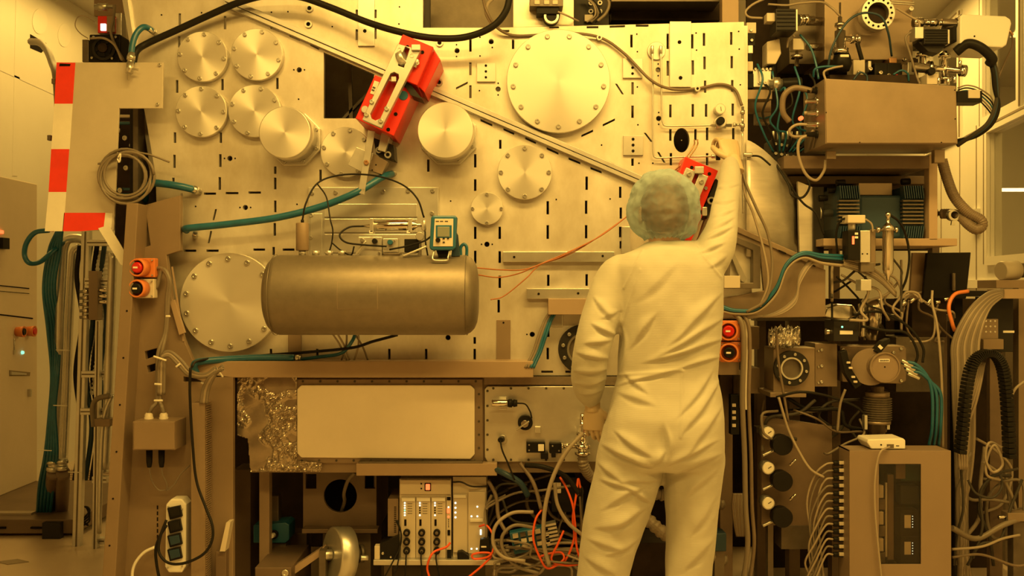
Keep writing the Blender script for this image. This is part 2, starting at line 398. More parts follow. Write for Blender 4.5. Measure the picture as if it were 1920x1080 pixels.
# bolted strips and small plates
def strip(x0, y0, x1, y1, dots, mat='satin_steel', Y=-.012):
    o = box('mounting_plate', x0, y0, x1, y1, Y, -Y, mat, ch, .001)
    for x, y, r in dots: dot(o, x, y, Y, r)
strip(671, -20, 702, 86, [(684, 58, 3.4)]); strip(1256, 40, 1296, 163, [(1274, 79, 3.6), (1276, 146, 3.6)])
strip(894, 118, 929, 153, [(911, 123, 2.4), (911, 134, 2.4), (911, 145, 2.4)]); strip(1168, 109, 1205, 146, [(1186, 127, 2.6), (1186, 138, 2.6)])
strip(1169, 254, 1206, 291, [(1187, 261, 2.8), (1187, 272, 2.8), (1187, 283, 2.8)])
strip(943, 472, 1152, 491, [(964, 482, 2.3), (1130, 480, 2.3)], Y=-.03); strip(988, 541, 1105, 560, [(1010, 551, 2.3), (1084, 550, 2.3)], Y=-.03)
strip(931, 600, 957, 677, [(944, 605, 1.8)], 'shade_tinted_grey', -.006); strip(540, 625, 564, 677, [], 'shade_tinted_grey', -.02)
strip(1166, 425, 1182, 475, [], 'alu', -.03)
box('mounting_block', 1028, 560, 1105, 590, -.09, .09, 'beam_paint', ch)
# small threaded bosses and dots
for x, y in ((580, 15), (578, 45), (824, 80), (823, 154)):
    ring('boss', x, y, 7, 4, -.008, .008, 'bolt', ch, 16); dot(ch, x, y, 0, 4)
for x, y in ((303,28),(378,24),(509,23),(540,22),(623,50),(749,13),(748,45),(856,84),(856,106),(551,131),(571,131),(560,186),(557,383),(845,377),(421,297),(441,297),(450,389),(470,389),(367,387),(900,70),(900,105),(899,170),(923,89),(934,156),(934,178),(903,458),(923,458),
    (1194,64),(1195,97),(1195,163),(1196,234),(1305,62),(1306,94),(1385,59),(1386,92),(1388,159),(1043,374),(1144,373),(1128,272),(1198,306),(1224,306),(1234,120),(1234,142),(1235,211),(1235,233),(988,627),(1393,377)):
    dot(ch, x, y, 0, 1.5)
ring('bore_rim', 1278, 263, 1, .5, 0, .001, 'bolt', ch, 8)
# black bolted flange ring behind the elbow
bf = ring('ring_flange', 1093, 655, 46, 30, -.03, .03, 'black_metal', ch); bolts(bf, 1093, 655, 38, 10, -.03, 3.6, .2)
ring('bore_rim', 1093, 655, 30, 26, -.02, .02, 'bolt', bf); disc('bore', 1093, 655, 27, -.004, .004, 'dark_steel', bf)
box('hinge_plate', 1035, 590, 1055, 612, -.01, .01, 'satin_steel', ch)
# ribbed cooling panel
cp = thing('cooling_panel', 'rectangular silver panel with horizontal grooves bolted above the round tank', 'panel', (702, 480, 0))
box('plate', 578, 351, 822, 486, -.02, .02, 'alu', cp, .002)
for y0, y1 in ((382, 407), (410, 436), (439, 474)): box('rib', 608, y0, 782, y1, -.026, .006, 'satin_steel', cp, .002)
box('side_rib', 582, 400, 604, 484, -.025, .006, 'satin_steel', cp, .002)
for x, y in ((585, 362), (629, 361), (719, 359), (765, 358), (811, 358), (584, 404), (810, 400), (583, 446)): bolt(cp, x, y, -.02, 4)
# steel pressure tank
tk = thing('pressure_tank', 'horizontal cylindrical steel tank with domed ends in front of the chamber', 'tank', (700, 628, -.35))
TY = -.35; k = S(TY)
a = P(500, 553, TY); b = P(897, 553, TY)
MB().lathe(a, b, [(0, .001), (0, 36*k), (.006, 52*k), (.018, 63*k), (.035, 70*k), (.055, 74*k), (.065, 75*k), (.935, 75*k), (.945, 74*k), (.965, 70*k), (.982, 63*k), (.994, 52*k), (1, 36*k), (1, .001)], 72).build('shell', 'tank_steel', tk)
for xx in (518, 876):
    q = P(xx, 553, TY); MB().lathe(q-Vector((.0012, 0, 0)), q+Vector((.0012, 0, 0)), [(0, 75*k), (0, 75.5*k), (1, 75.5*k), (1, 75*k)], 72, caps=False).build('weld_bead', 'tank_steel', tk)
def curved(x0, x1, y0, y1, lift, mat, name):
    m = MB(); n = 10; v = []; f = []
    for i in range(n+1):
        yy = y0+(y1-y0)*i/n; ang = math.asin((553-yy)/75)
        r = 75*k+lift
        for xx in (x0, x1): q = P(xx, 553, TY); v.append((q.x, TY-r*math.cos(ang), q.z+r*math.sin(ang)))
    for i in range(n): f.append((2*i, 2*i+1, 2*i+3, 2*i+2))
    return m.add(v, f, True).build(name, mat, tk)
curved(645, 718.5, 529, 578, .0006, 'seam', 'label_edge'); curved(646, 717.5, 530, 577, .0011, 'tank_steel', 'label_plate')
for x in (567, 592, 617, 641): cyl('port', (x, 484, TY), (x, 470, TY), 7, 'satin_steel', tk, 16, [(0, 5), (.4, 5), (.4, 7), (1, 7)])
for x in (560, 840): MB().box((P(x, 0, TY).x-.02, TY+.05, P(0, 600, TY).z), (P(x, 0, TY).x+.02, 0, P(0, 580, TY).z)).build('bracket_arm', 'dark_steel', tk)
# canister on the first port
cn = thing('canister', 'small matte grey canister standing on the left end of the tank', 'canister', (567, 470, TY))
cyl('body', (567, 470, TY), (567, 418, TY), 12, 'shade_tinted_grey', cn, 20); cyl('nipple', (567, 418, TY), (567, 412, TY), 3, 'black_plastic', cn, 10)
cc = 'thin black signal cable on the tank'
tube('signal_cable', [(567, 413, TY), (574, 380, TY), (596, 343, TY+.05), (640, 328, TY+.08), (700, 329, TY+.06), (752, 345, TY+.02), (782, 372, TY), (795, 408, TY)], .0035, 'black_rubber', label='thin black cable arching high above the tank to the meter', cat='cable')
tube('signal_cable', [(596, 346, TY+.05), (612, 370, TY+.03), (619, 410, TY), (624, 432, TY), (622, 455, TY), (618, 470, TY)], .0028, 'black_rubber', label='thin black cable dropping to the third tank port', cat='cable')
tube('signal_cable', [(622, 455, TY), (640, 470, TY), (658, 478, TY-.02), (664, 462, TY-.03)], .0028, 'black_rubber', label='short black cable end lying left of the valve blocks', cat='cable')
tube('signal_cable', [(682, 424, TY), (655, 426, TY-.02), (637, 440, TY-.04), (648, 454, TY-.05), (680, 459, TY-.05), (725, 462, TY-.05)], .0035, 'black_rubber', label='black cable looping from the silver cylinder to a valve block', cat='cable')
tube('signal_cable', [(730, 468, TY-.05), (765, 461, TY-.05), (795, 452, TY-.06), (812, 440, TY-.04)], .0035, 'black_rubber', label='black cable running from valve block to the teal meter', cat='cable')
# horizontal sample cylinder on valve blocks
sc = thing('sample_cylinder', 'slim polished horizontal gas cylinder with a rod handle above the tank', 'gas cylinder', (738, 436, TY))
cyl('body', (683, 424, TY), (792, 422, TY), 10, 'chrome', sc, 24, [(0, 2.5), (.05, 3), (.06, 4), (.1, 4), (.16, 10), (.84, 10), (.92, 4), (.97, 4), (1, 2.5)])
cyl('handle_rod', (696, 411, TY-.02), (772, 411, TY-.02), 1.8, 'bolt', sc, 8)
for x in (697, 769): box('clamp', x-4, 409, x+3, 436, TY-.03, .05, 'satin_steel', sc); 
for x in (695, 765): box('foot', x-3, 432, x+4, 438, TY-.03, .05, 'white_plastic', sc)
vb = thing('valve_block', 'silver valve block with a dark knob, left of the two on the tank', 'valve', (705, 482, TY-.02))
box('block', 672, 444, 716, 481, TY-.02, .06, 'alu', vb); disc('knob', 702, 452, 5, TY-.04, .02, 'black_plastic', vb, 16); disc('port', 679, 450, 4, TY-.035, .015, 'bolt', vb, 12); bolt(vb, 711, 474, TY-.02, 2.2)
cyl('handle', (668, 476, TY-.04), (686, 452, TY-.04), 2.5, 'satin_steel', vb, 8)
vb = thing('valve_block', 'silver valve block with a teal knob, right of the two on the tank', 'valve', (732, 482, TY-.02))
box('block', 718, 447, 746, 473, TY-.03, .06, 'alu', vb); box('base', 718, 474, 750, 481, TY-.03, .07, 'dark_steel', vb); disc('knob', 731, 454, 5, TY-.05, .02, 'teal_paint', vb, 16); bolt(vb, 740, 452, TY-.03, 1.6)
o = box('relay_box', 758, 448, 784, 473, TY-.02, .05, 'black_plastic'); tag(o, 'small black relay box between the valve blocks and the meter', 'box')
cb = cyl('cable_boss', (795, 412, TY-.02), (795, 434, TY-.02), 5, 'satin_steel', None, 12, [(0, 2.5), (.2, 4), (.8, 5), (1, 3)]); tag(cb, 'small silver cable plug standing beside the teal meter', 'plug')
disc_ = thing('round_valve', 'round silver valve knob under the cable plug beside the meter', 'valve', (787, 452, TY)); disc('knob', 787, 443, 8, TY-.03, .03, 'satin_steel', disc_, 20); cyl('stem', (787, 443, TY), (787, 480, TY), 4, 'bolt', disc_, 10)
tube('signal_cable', [(797, 434, TY-.02), (798, 455, TY-.04), (802, 479, TY-.05)], .003, 'black_rubber', label='short black cable hanging from the silver plug', cat='cable')
cyl_ = cyl('lever_rod', (756, 480, TY-.06), (800, 462, TY-.06), 2.2, 'satin_steel', None, 8); tag(cyl_, 'thin silver lever rod lying in front of the meter', 'rod')
# hand-held meter
mt = thing('handheld_meter', 'teal hand-held meter with grey display standing on the tank', 'meter', (832, 488, TY-.05))
poly('case', [(811, 404), (855, 404), (857, 408), (854, 464), (850, 469), (808, 469), (805, 464), (808, 408)], TY-.09, .045, 'teal_paint', mt, .006)
poly('face', [(815, 410), (850, 410), (849, 462), (812, 462)], TY-.0925, .004, 'cream_plastic', mt, .001)
box('screen_bezel', 817, 422, 847, 446, TY-.094, .003, 'teal_paint', mt); box('screen', 820, 425, 843, 444, TY-.0955, .003, 'screen_grey', mt)
disc('knob', 821, 450, 4.5, TY-.102, .01, 'black_plastic', mt, 16)
for x, y in ((832, 447), (840, 447), (832, 454)): box('button', x-2, y-1, x+2, y+1, TY-.096, .004, 'black_plastic', mt, .0004)
for x in (820, 828, 837): box('label_strip', x-3, 414, x+3, 416, TY-.0932, .001, 'print_dark', mt, 0)
poly('neck', [(818, 469), (844, 469), (840, 482), (822, 482)], TY-.06, .03, 'black_plastic', mt)
tube('stand', [(814, 470, TY-.08), (811, 484, TY-.1), (816, 488, TY-.1), (838, 488, TY-.1), (840, 482, TY-.1), (843, 470, TY-.08)], .003, 'satin_steel', mt, 6, 5)
poly('holster', [(852, 430), (858, 440), (862, 480), (846, 480)], TY-.05, .05, 'teal_dark', mt)
tube('strap', [(864, 482, TY), (864, 464, TY), (870, 458, TY), (875, 464, TY), (875, 482, TY)], .006, 'teal_hose', mt, 8, 5)
# ------------------------------------------------------------------ red clamps
def dirv(p, q): return (q[0]-p[0], q[1]-p[1])
rc = thing('clamp_fixture', 'large red clamp fixture with slotted silver arm across the diagonal beam', 'clamp', (735, 250, -.05))
poly('upper_block', [(755, 64), (813, 88), (782, 160), (724, 137)], -.25, .25, 'red_paint', rc, .003)
poly('lower_block', [(703, 140), (776, 170), (738, 255), (666, 222)], -.22, .22, 'red_paint', rc, .003)
poly('side_cheek', [(813, 91), (826, 112), (796, 174), (782, 160)], -.19, .19, 'red_paint', rc, .003)
arm = poly('arm', [(746, 82), (789, 94), (715, 240), (679, 224)], -.285, .035, 'alu', rc, .0015,
     holes=[[(732, 138), (739, 135), (747, 139), (748, 147), (713, 222), (704, 226), (696, 222), (694, 214)], [(760, 87), (768, 91), (757, 127), (746, 123), (751, 108)]])
for x, y in ((697, 191), (725, 204), (687, 215), (714, 227)): bolt(arm, x, y, -.285, 4.5)
for x, y in ((749, 93), (772, 104)): ring('washer', x, y, 4.2, 3, -.287, .003, 'bolt', arm, 16)
a = P(748, 112, -.265); b = P(760, 106, -.275)
MB().lathe(a, b, [(0, .025), (.1, .03), (.9, .03), (1, .025)], 28).build('wheel', 'satin_steel', rc)
box('end_stop', 771, 83, 788, 94, -.30, .03, 'satin_steel', rc); box('slider', 733, 143, 743, 153, -.27, .03, 'satin_steel', rc)
cyl('fitting', (776, 126, -.26), (783, 112, -.26), 5, 'bolt', rc, 12); bolt(rc, 783, 119, -.26, 4)
for x, y in ((792, 98), (764, 88)): dot(rc, x, y, -.25, 3.6)
for x, y in ((742, 214), (728, 243)): dot(rc, x, y, -.22, 3.6)
disc('sticker', 756, 179, 9, -.222, .003, 'teal_paint', rc, 24)
poly('name_label', [(702, 151), (711, 154), (703, 178), (694, 175)], -.2225, .003, 'paper', rc)
for t in (0.3, .6): poly('print', [(701-6*t, 157+16*t), (706-6*t, 159+16*t), (705-6*t, 162+16*t), (700-6*t, 160+16*t)], -.2235, .0012, 'print_dark', rc)
disc('tab', 684, 205, 7, -.235, .015, 'satin_steel', rc, 20)
poly('pivot', [(752, 150), (770, 158), (792, 186), (770, 178)], -.23, .1, 'black_metal', rc)
br = thing('hanging_bracket', 'dull silver bracket with hanging strap below the large red clamp', 'bracket', (695, 340, -.05))
poly('plate', [(668, 276), (700, 288), (686, 326), (652, 309)], -.14, .02, 'alu', br, .001)
poly('plate', [(696, 286), (727, 303), (716, 327), (690, 318)], -.12, .06, 'box_metal', br, .001)
poly('strap', [(690, 244), (703, 246), (683, 365), (671, 362)], -.16, .008, 'alu', br, .001)
bolt(br, 687, 305, -.16, 5, 'copper')
poly('carrier', [(700, 258), (738, 272), (740, 300), (705, 288)], -.1, .1, 'black_metal', br, .001)
for x, y, r in ((710, 281, 6), (727, 290, 6.5)): ring('nut', x, y, r, r*.55, -.112, .014, 'bolt', br, 16)
poly('post', [(716, 248), (732, 253), (722, 285), (708, 281)], -.13, .1, 'alu', br, .001)
for x, y in ((705, 309), (698, 319)): dot(br, x, y, -.12, 1.4)
rc = thing('clamp_fixture', 'red clamp fixture with silver arm beside the raised sleeve', 'clamp', (1310, 450, -.03))
poly('upper_block', [(1285, 293), (1347, 320), (1316, 395), (1256, 370)], -.12, .12, 'red_paint', rc, .003)
poly('lower_block', [(1245, 385), (1318, 403), (1296, 452), (1226, 440)], -.11, .11, 'red_paint', rc, .003)
arm = poly('arm', [(1287, 314), (1328, 331), (1270, 470), (1230, 450)], -.15, .03, 'alu', rc, .0015, holes=[[(1304, 324), (1311, 327), (1300, 354), (1293, 351)]])
bolt(arm, 1315, 341, -.15, 4.5); bolt(arm, 1292, 327, -.15, 4.5)
box('end_stop', 1303, 312, 1320, 325, -.165, .03, 'satin_steel', rc)
for x, y in ((1297, 314), (1330, 326)): dot(rc, x, y, -.12, 3.4)
poly('pivot', [(1318, 395), (1343, 335), (1352, 345), (1326, 410)], -.1, .1, 'black_metal', rc)
ring('eye', 1334, 376, 7, 4, -.13, .03, 'bolt', rc, 16); box('fitting', 1317, 388, 1326, 404, -.13, .03, 'satin_steel', rc); bolt(rc, 1323, 353, -.12, 3.5)
disc('sticker', 1296, 432, 9, -.112, .003, 'teal_paint', rc, 24)
for i, dx in enumerate((0, 6)):
    tube('copper_line', [(1302+dx, 262, -.03), (1300+dx, 275, -.06), (1275+dx, 310, -.06), (1262+dx, 322, -.05)], .003, 'copper', label=('thin copper line left of the pair above the red clamp', 'thin copper line right of the pair above the red clamp')[i], cat='pipe')
tube('brown_hose', [(1345, 345, -.06), (1338, 380, -.07), (1322, 415, -.07), (1312, 445, -.06), (1300, 470, -.05)], .008, 'hose_brown', label='thin brown hose behind the raised sleeve', cat='hose')
# ------------------------------------------------------------------ gas line on the right of the chamber
gp = thing('gas_line', 'thin bent steel gas tubing with gauge and black regulator knob', 'gas line', (1300, 300, -.02))
disc('boss', 1231, 95, 17, -.01, .01, 'satin_steel', gp)
for x in (1223, 1239): cyl('fitting', (x, 86, -.025), (x, 100, -.025), 3.2, 'bolt', gp, 10)
tube('tube', [(1223, 95, -.025), (1224, 160, -.025), (1224, 240, -.025), (1225, 286, -.025), (1229, 295, -.025), (1240, 296, -.025), (1290, 294, -.025), (1340, 293, -.025)], .0038, 'satin_steel', gp, 8, 6)
tube('tube', [(1239, 95, -.025), (1240, 160, -.025), (1241, 215, -.025), (1243, 230, -.025), (1250, 236, -.025), (1290, 236, -.025), (1336, 235, -.025)], .0038, 'satin_steel', gp, 8, 6)
cyl('regulator_body', (1334, 235, -.03), (1372, 235, -.03), 4, 'bolt', gp, 12, [(0, 3), (.2, 3), (.2, 6), (.7, 6), (.7, 3.2), (1, 3.2)])
disc('knob_ring', 1352, 228, 10.5, -.05, .05, 'satin_steel', gp, 24); disc('knob', 1352, 226, 7.5, -.075, .03, 'black_plastic', gp, 24)
gg = disc('gauge', 1351, 204, 10, -.04, .04, 'satin_steel', gp, 28); disc('gauge_face', 1351, 204, 8.6, -.041, .002, 'paper', gg, 24)
poly('needle', [(1351, 200), (1352, 200), (1353, 208), (1352, 208)], -.0425, .001, 'print_dark', gg)
cyl('valve', (1374, 234, -.03), (1392, 234, -.03), 4, 'bolt', gp, 12, [(0, 4), (.3, 4), (.3, 2.5), (.7, 2.5), (.7, 4), (1, 4)])
cyl('tee', (1392, 200, -.03), (1392, 246, -.03), 3.5, 'bolt', gp, 12, [(0, 3), (.15, 3), (.15, 4.4), (.3, 4.4), (.3, 2.6), (.7, 2.6), (.7, 4.4), (.85, 4.4), (.85, 3), (1, 3)])
tube('tube', [(1392, 246, -.03), (1392, 290, -.03), (1392, 330, -.03), (1393, 400, -.03)], .0036, 'satin_steel', gp, 8, 4)
cyl('valve', (1334, 293, -.03), (1350, 293, -.03), 4, 'bolt', gp, 12)
hv = thing('hand_valve', 'small black valve handle gripped by the raised gloved hand', 'valve', (1357, 290, -.05))
cyl('stem', (1352, 290, -.005), (1352, 290, -.07), 3, 'bolt', hv, 10); box('lever', 1343, 268, 1351, 300, -.075, .012, 'black_plastic', hv)
cyl('outlet', (1394, 290, -.03), (1410, 290, -.03), 4, 'bolt', hv, 12)
tube('sensor_cable', [(905, -5, -.03), (912, 20, -.05), (930, 50, -.04), (960, 66, -.012), (1005, 66, -.01), (1060, 62, -.036), (1124, 70, -.02), (1170, 100, -.02), (1220, 150, -.04), (1260, 167, -.02), (1308, 166, -.012), (1350, 158, -.012), (1378, 168, -.012), (1391, 198, -.02)], .0058, 'hose_brown', label='tan cable sweeping from above the big round cover to the gauge corner', cat='cable')
for i, (x, y) in enumerate(((1124, 70), (1308, 166))):
    o = ring('cable_clip', x, y, 5, 2.6, -.03, .03, 'bolt', None, 14); tag(o, ('small metal cable clip beside the big round cover', 'small metal cable clip under the long mounting plate')[i], 'clip')
tube('hanging_cable', [(1408, 292, -.03), (1425, 294, -.05), (1445, 310, -.06)], .004, 'black_rubber', label='short black hose leaving the valve outlet by the hand', cat='hose')
tube('hanging_cable', [(1391, 300, -.05), (1397, 340, -.08), (1418, 390, -.1), (1440, 440, -.1), (1448, 500, -.1), (1436, 560, -.1), (1400, 585, -.08)], .006, 'grey_cable', label='grey cable curving down over the curved steel guard', cat='cable')
# orange thin wires
for i, pts in enumerate(([(893, 515, -.3), (935, 520, -.2), (975, 512, -.1), (1012, 496, -.07), (1060, 480, -.07), (1110, 452, -.07), (1178, 404, -.06), (1230, 360, -.06)],
            [(893, 502, -.3), (940, 506, -.2), (985, 505, -.1), (1030, 488, -.07), (1080, 466, -.07), (1130, 440, -.07), (1180, 402, -.06), (1228, 362, -.06)],
            [(920, 562, -.12), (945, 555, -.1), (985, 523, -.09), (1012, 497, -.075), (1050, 482, -.075), (1100, 457, -.075)])):
    tube('orange_wire', pts, .0026, 'orange_wire', None, 6, label=('lowest-hanging thin orange wire from the tank to the cap', 'upper thin orange wire from the tank to the cap', 'thin orange wire branching down beside the tank end')[i], cat='wire')
# ------------------------------------------------------------------ hoses across the chamber
def hose(pts, r, mat, label, cat='hose', fit=()):
    t = thing('hose', label, cat, pts[0]); tube('hose_body', pts, r, mat, t, 12)
    for a, b, q in fit: cyl('fitting', a, b, q, 'bolt', t, 12, [(0, q*.7), (.3, q*.7), (.3, q), (.7, q), (.7, q*.8), (1, q*.8)])
    return t
hose([(250, 118, -.10), (256, 96, -.09), (275, 82, -.06), (330, 57, -.05), (400, 25, -.06), (450, 4, -.08), (500, -8, -.1), (560, -6, -.1), (620, 14, -.1), (690, 42, -.12), (750, 60, -.14), (810, 71, -.12), (870, 70, -.12), (920, 52, -.14), (948, 22, -.15), (958, -20, -.15)], .0135, 'black_rubber', 'long thick black hose sweeping across the top of the chamber')
hose([(350, 432, -.06), (347, 429, -.09), (360, 427, -.12), (430, 420, -.13), (520, 408, -.14), (600, 388, -.14), (670, 360, -.15), (715, 333, -.1), (735, 326, -.03)], .014, 'teal_hose', 'long teal hose running up from left edge to below the red clamp', fit=[((366, 436, -.09), (366, 444, 0), 6), ((722, 331, -.06), (740, 325, 0), 6)])
hose([(272, 375, .1), (274, 355, .02), (287, 344, -.03), (310, 345, -.06), (340, 350, -.06), (362, 355, -.04)], .015, 'teal_hose', 'short thick teal hose bending beside the coiled grey cable', fit=[((360, 354, -.05), (374, 360, 0), 8)])
hose([(247, 118, -.13), (247, 92, -.13), (254, 66, -.12), (268, 51, -.1), (282, 55, -.06), (292, 63, -.01)], .012, 'teal_hose', 'short arched teal hose above the taped panel', fit=[((278, 53, -.08), (297, 66, 0), 6), ((248, 98, -.14), (245, 118, -.14), 7)])
hose([(368, 700, -.12), (364, 688, -.13), (372, 679, -.12), (420, 674, -.09), (480, 671, -.08), (552, 671, -.08)], .014, 'teal_hose', 'teal hose lying on the long grey beam', fit=[((550, 671, -.08), (564, 672, -.08), 6)])
hose([(452, 671, -.06), (500, 666, -.05), (580, 660, -.06), (660, 652, -.08), (700, 640, -.15), (745, 628, -.1)], .006, 'black_rubber', 'thin black hose rising from the beam under the tank')
hose([(560, 674, -.07), (600, 669, -.06), (640, 662, -.06), (660, 640, -.08), (668, 620, -.06)], .007, 'teal_hose', 'thin teal hose disappearing under the tank')
for i, (x0, x1) in enumerate(((628, 655), (650, 640), (672, 664), (660, 690), (618, 650))):
    tube('tank_drain_line', [(x0, 618, -.08), ((x0+x1)/2+4, 648, -.06), (x1, 676, -.05)], .004, ('light_cable', 'grey_cable')[i % 2], label='thin pale line in the bunch hanging below the tank', cat='cable', group='thin lines below the tank')
# teal/grey cable run down to the black flange
for i in range(4):
    tube('bundled_cable', [(1034+i*4, 580, -.06), (1022+i*4, 600, -.06), (1010+i*4.5, 630, -.07), (1000+i*4.5, 660, -.08), (985+i*5, 690, -.1)], .006, ('grey_cable', 'grey_cable', 'teal_hose', 'teal_hose')[i],
         label=('outermost grey cable of the run left of the black ring flange', 'second grey cable of the run left of the black ring flange', 'inner teal hose of the run left of the black ring flange', 'innermost teal hose of the run left of the black ring flange')[i], cat='cable')
# ------------------------------------------------------------------ long beam and lower panels
o = MB().box(tuple(P(360, 708, -.1)), (P(1000, 0, -.1).x, -.0, P(0, 677, -.1).z)).build('support_beam', 'beam_paint', None, .003); tag(o, 'long grey horizontal beam under the steel tank', 'beam')
lp = thing('lower_cabinet', 'low steel housing with framed rectangular panels under the long beam', 'housing', (800, 880, .2))
poly('back_plate', [(445, 706), (1345, 706), (1345, 886), (470, 886), (465, 822), (445, 816)], 0, .03, 'box_metal', lp)
frame = poly('panel_frame', [(548, 711), (905, 711), (906, 868), (548, 868)], -.02, .02, 'box_metal', lp, .002)
rp = [(565, 722), (882, 722), (890, 730), (890, 852), (882, 861), (565, 858), (557, 850), (557, 730)]
poly('access_panel', rp, -.032, .014, 'panel_paint', lp, .003)
for i in range(11): bolt(frame, 568+i*32.4, 715, -.02, 2.2, 'print_dark', .003, 'screw'); bolt(frame, 566+i*32.4, 863.5, -.02, 2.2, 'print_dark', .003, 'screw')
for y in (739, 764, 790, 815, 840): bolt(frame, 898, y, -.02, 2.2, 'print_dark', .003, 'screw')
f2 = poly('access_panel', [(914, 724), (1160, 724), (1160, 866), (914, 866), (909, 858), (909, 730)], -.02, .02, 'satin_steel', lp, .003)
for i in range(8): bolt(f2, 925+i*33, 728, -.02, 2.4, 'print_dark', .003, 'screw'); bolt(f2, 925+i*33, 850+12, -.02, 2.4, 'print_dark', .003, 'screw')
for y in (733, 761, 788, 815, 843): bolt(f2, 914, y, -.02, 2.4, 'print_dark', .003, 'screw')
poly('film_strip', [(908, 706), (1160, 706), (1160, 722), (908, 721)], -.022, .01, 'film', lp)
# crumpled film on the left end, real relief
def crumple(name, pts, Y, amp, cell, mat, par=None, seed=0, scale=.06):
    xs = [p[0] for p in pts]; ys = [p[1] for p in pts]
    def inside(x, y):
        c = False; n = len(pts); j = n-1
        for i in range(n):
            (xi, yi), (xj, yj) = pts[i], pts[j]
            if (yi > y) != (yj > y) and x < (xj-xi)*(y-yi)/(yj-yi)+xi: c = not c
            j = i
        return c
    m = MB(); idx = {}; vs_ = []; fs = []
    nx = int((max(xs)-min(xs))/cell); ny = int((max(ys)-min(ys))/cell)
    for i in range(nx):
        for j in range(ny):
            x = min(xs)+i*cell; y = min(ys)+j*cell
            if not inside(x+cell/2, y+cell/2): continue
            q = []
            for a, b in ((0, 0), (1, 0), (1, 1), (0, 1)):
                kx, ky = i+a, j+b
                if (kx, ky) not in idx:
                    px, py = min(xs)+kx*cell, min(ys)+ky*cell
                    msk = max(0, min(1, (noise.noise(Vector((px*.022, py*.03, seed+9)))+.10)*3)); nz = .12*noise.noise(Vector((px*.03, py*.03, seed)))+msk*(1-abs(noise.noise(Vector((px*scale*1.6, py*scale*1.6, seed)))*2.2))*.55+.35*msk*abs(noise.noise(Vector((px*scale*4, py*scale*4, seed+5))))
                    idx[(kx, ky)] = len(vs_); vs_.append(P(px+random.uniform(-.2, .2)*cell, py+random.uniform(-.2, .2)*cell, Y-amp*nz))
                q.append(idx[(kx, ky)])
            fs.append(q[::-1])
    return m.add(vs_, fs, False).build(name, mat, par, fixn=False)
fl = crumple('film_wrap', [(445, 708), (556, 708), (556, 864), (605, 868), (600, 886), (470, 886), (465, 822), (445, 816)], -.024, .020, 1.8, 'film', lp, 3, .05)
rail = thing('lower_rail', 'grey steel rail under the pale access panel', 'rail', (800, 892, -.02))
box('rail', 668, 869, 932, 892, -.06, .06, 'beam_paint', rail); box('lip', 672, 866, 905, 869, -.06, .06, 'dark_steel', rail)
# fittings on the second panel
pg = thing('pressure_sensor', 'polished cylindrical sensor lying on the right lower panel', 'sensor', (945, 765, -.05))
cyl('barrel', (922, 756, -.06), (952, 756, -.06), 7, 'chrome', pg, 16); cyl('collar', (952, 756, -.06), (970, 756, -.06), 8, 'black_plastic', pg, 16, [(0, 7), (.2, 8), (.45, 8), (.45, 6), (.6, 6), (.6, 7.5), (1, 6)])
box('mount', 936, 744, 950, 768, -.04, .02, 'satin_steel', pg)
tube('sensor_lead', [(970, 756, -.06), (985, 758, -.07), (994, 772, -.07), (997, 784, -.06)], .003, 'black_rubber', label='short black lead between the polished sensor and round valve', cat='cable')
rv = thing('round_valve', 'round black valve with silver hub on the right lower panel', 'valve', (985, 808, -.03))
disc('body', 985, 793, 14, -.055, .035, 'black_plastic', rv, 28); disc('hub', 984, 795, 7, -.065, .02, 'chrome', rv, 20); cyl('handle', (968, 806, -.06), (992, 790, -.065), 2, 'bolt', rv, 8); box('foot', 1003, 800, 1014, 812, -.035, .015, 'satin_steel', rv)
pl = thing('cable_plug', 'black angled plug on the left of the right lower panel', 'plug', (940, 830, -.03))
disc('base', 942, 825, 9, -.03, .01, 'bolt', pl, 16); cyl('plug', (938, 825, -.07), (942, 824, -.03), 5, 'black_plastic', pl, 12)
tube('lead', [(938, 826, -.07), (942, 845, -.09), (952, 868, -.1), (965, 900, -.1)], .0035, 'black_rubber', pl, 6)
cnn = thing('connector_block', 'pair of black square connectors on the right lower panel', 'connector', (1020, 850, -.02))
for x0, y0, x1, y1 in ((987, 829, 1022, 849), (1030, 831, 1053, 850), (1014, 849, 1028, 861), (1034, 849, 1042, 858)): box('housing', x0, y0, x1, y1, -.05, .03, 'black_plastic', cnn)
box('marking', 1009, 833, 1020, 846, -.052, .003, 'paper', cnn)
for x, y in ((992, 834), (992, 844), (1036, 836), (1048, 845)): bolt(cnn, x, y, -.05, 1.5)
vv = thing('vacuum_valve', 'chrome vacuum valve with corrugated pipe beside the left gloved hand', 'valve', (1090, 850, -.08))
cyl('inlet', (1053, 837, -.08), (1082, 834, -.08), 5, 'chrome', vv, 14, [(0, 6), (.1, 6), (.1, 4), (.6, 4), (.6, 6), (1, 6)])
cyl('body', (1092, 775, -.08), (1092, 852, -.08), 9, 'chrome', vv, 20, [(0, 4), (.1, 5), (.3, 5), (.3, 8), (.45, 8), (.45, 12), (.52, 12), (.52, 8), (.75, 8), (.75, 15), (.85, 15), (.85, 9), (.93, 9), (.93, 15), (1, 15)])
def bellows(name, pts, r, mat, par=None, ribs=14, n=10, amp=.18, label=None, cat='hose', group=None):
    path = smooth_path([P(*p) for p in pts], n); L = [0]
    for i in range(1, len(path)): L.append(L[-1]+(path[i]-path[i-1]).length)
    N = ribs*4; out = []; rad = []; j = 0
    for i in range(N+1):
        d = L[-1]*i/N
        while j < len(L)-2 and L[j+1] < d: j += 1
        t = (d-L[j])/max(1e-9, L[j+1]-L[j]); out.append(path[j].lerp(path[j+1], min(1, t))); rad.append(r*(1+amp*(.5 if i % 4 in (1, 2) else -.5)))
    o = MB().tube(out, rad, 16).build(name, mat, par, fixn=False)
    for p in o.data.polygons: p.use_smooth = False
    if label: tag(o, label, cat, group)
    return o
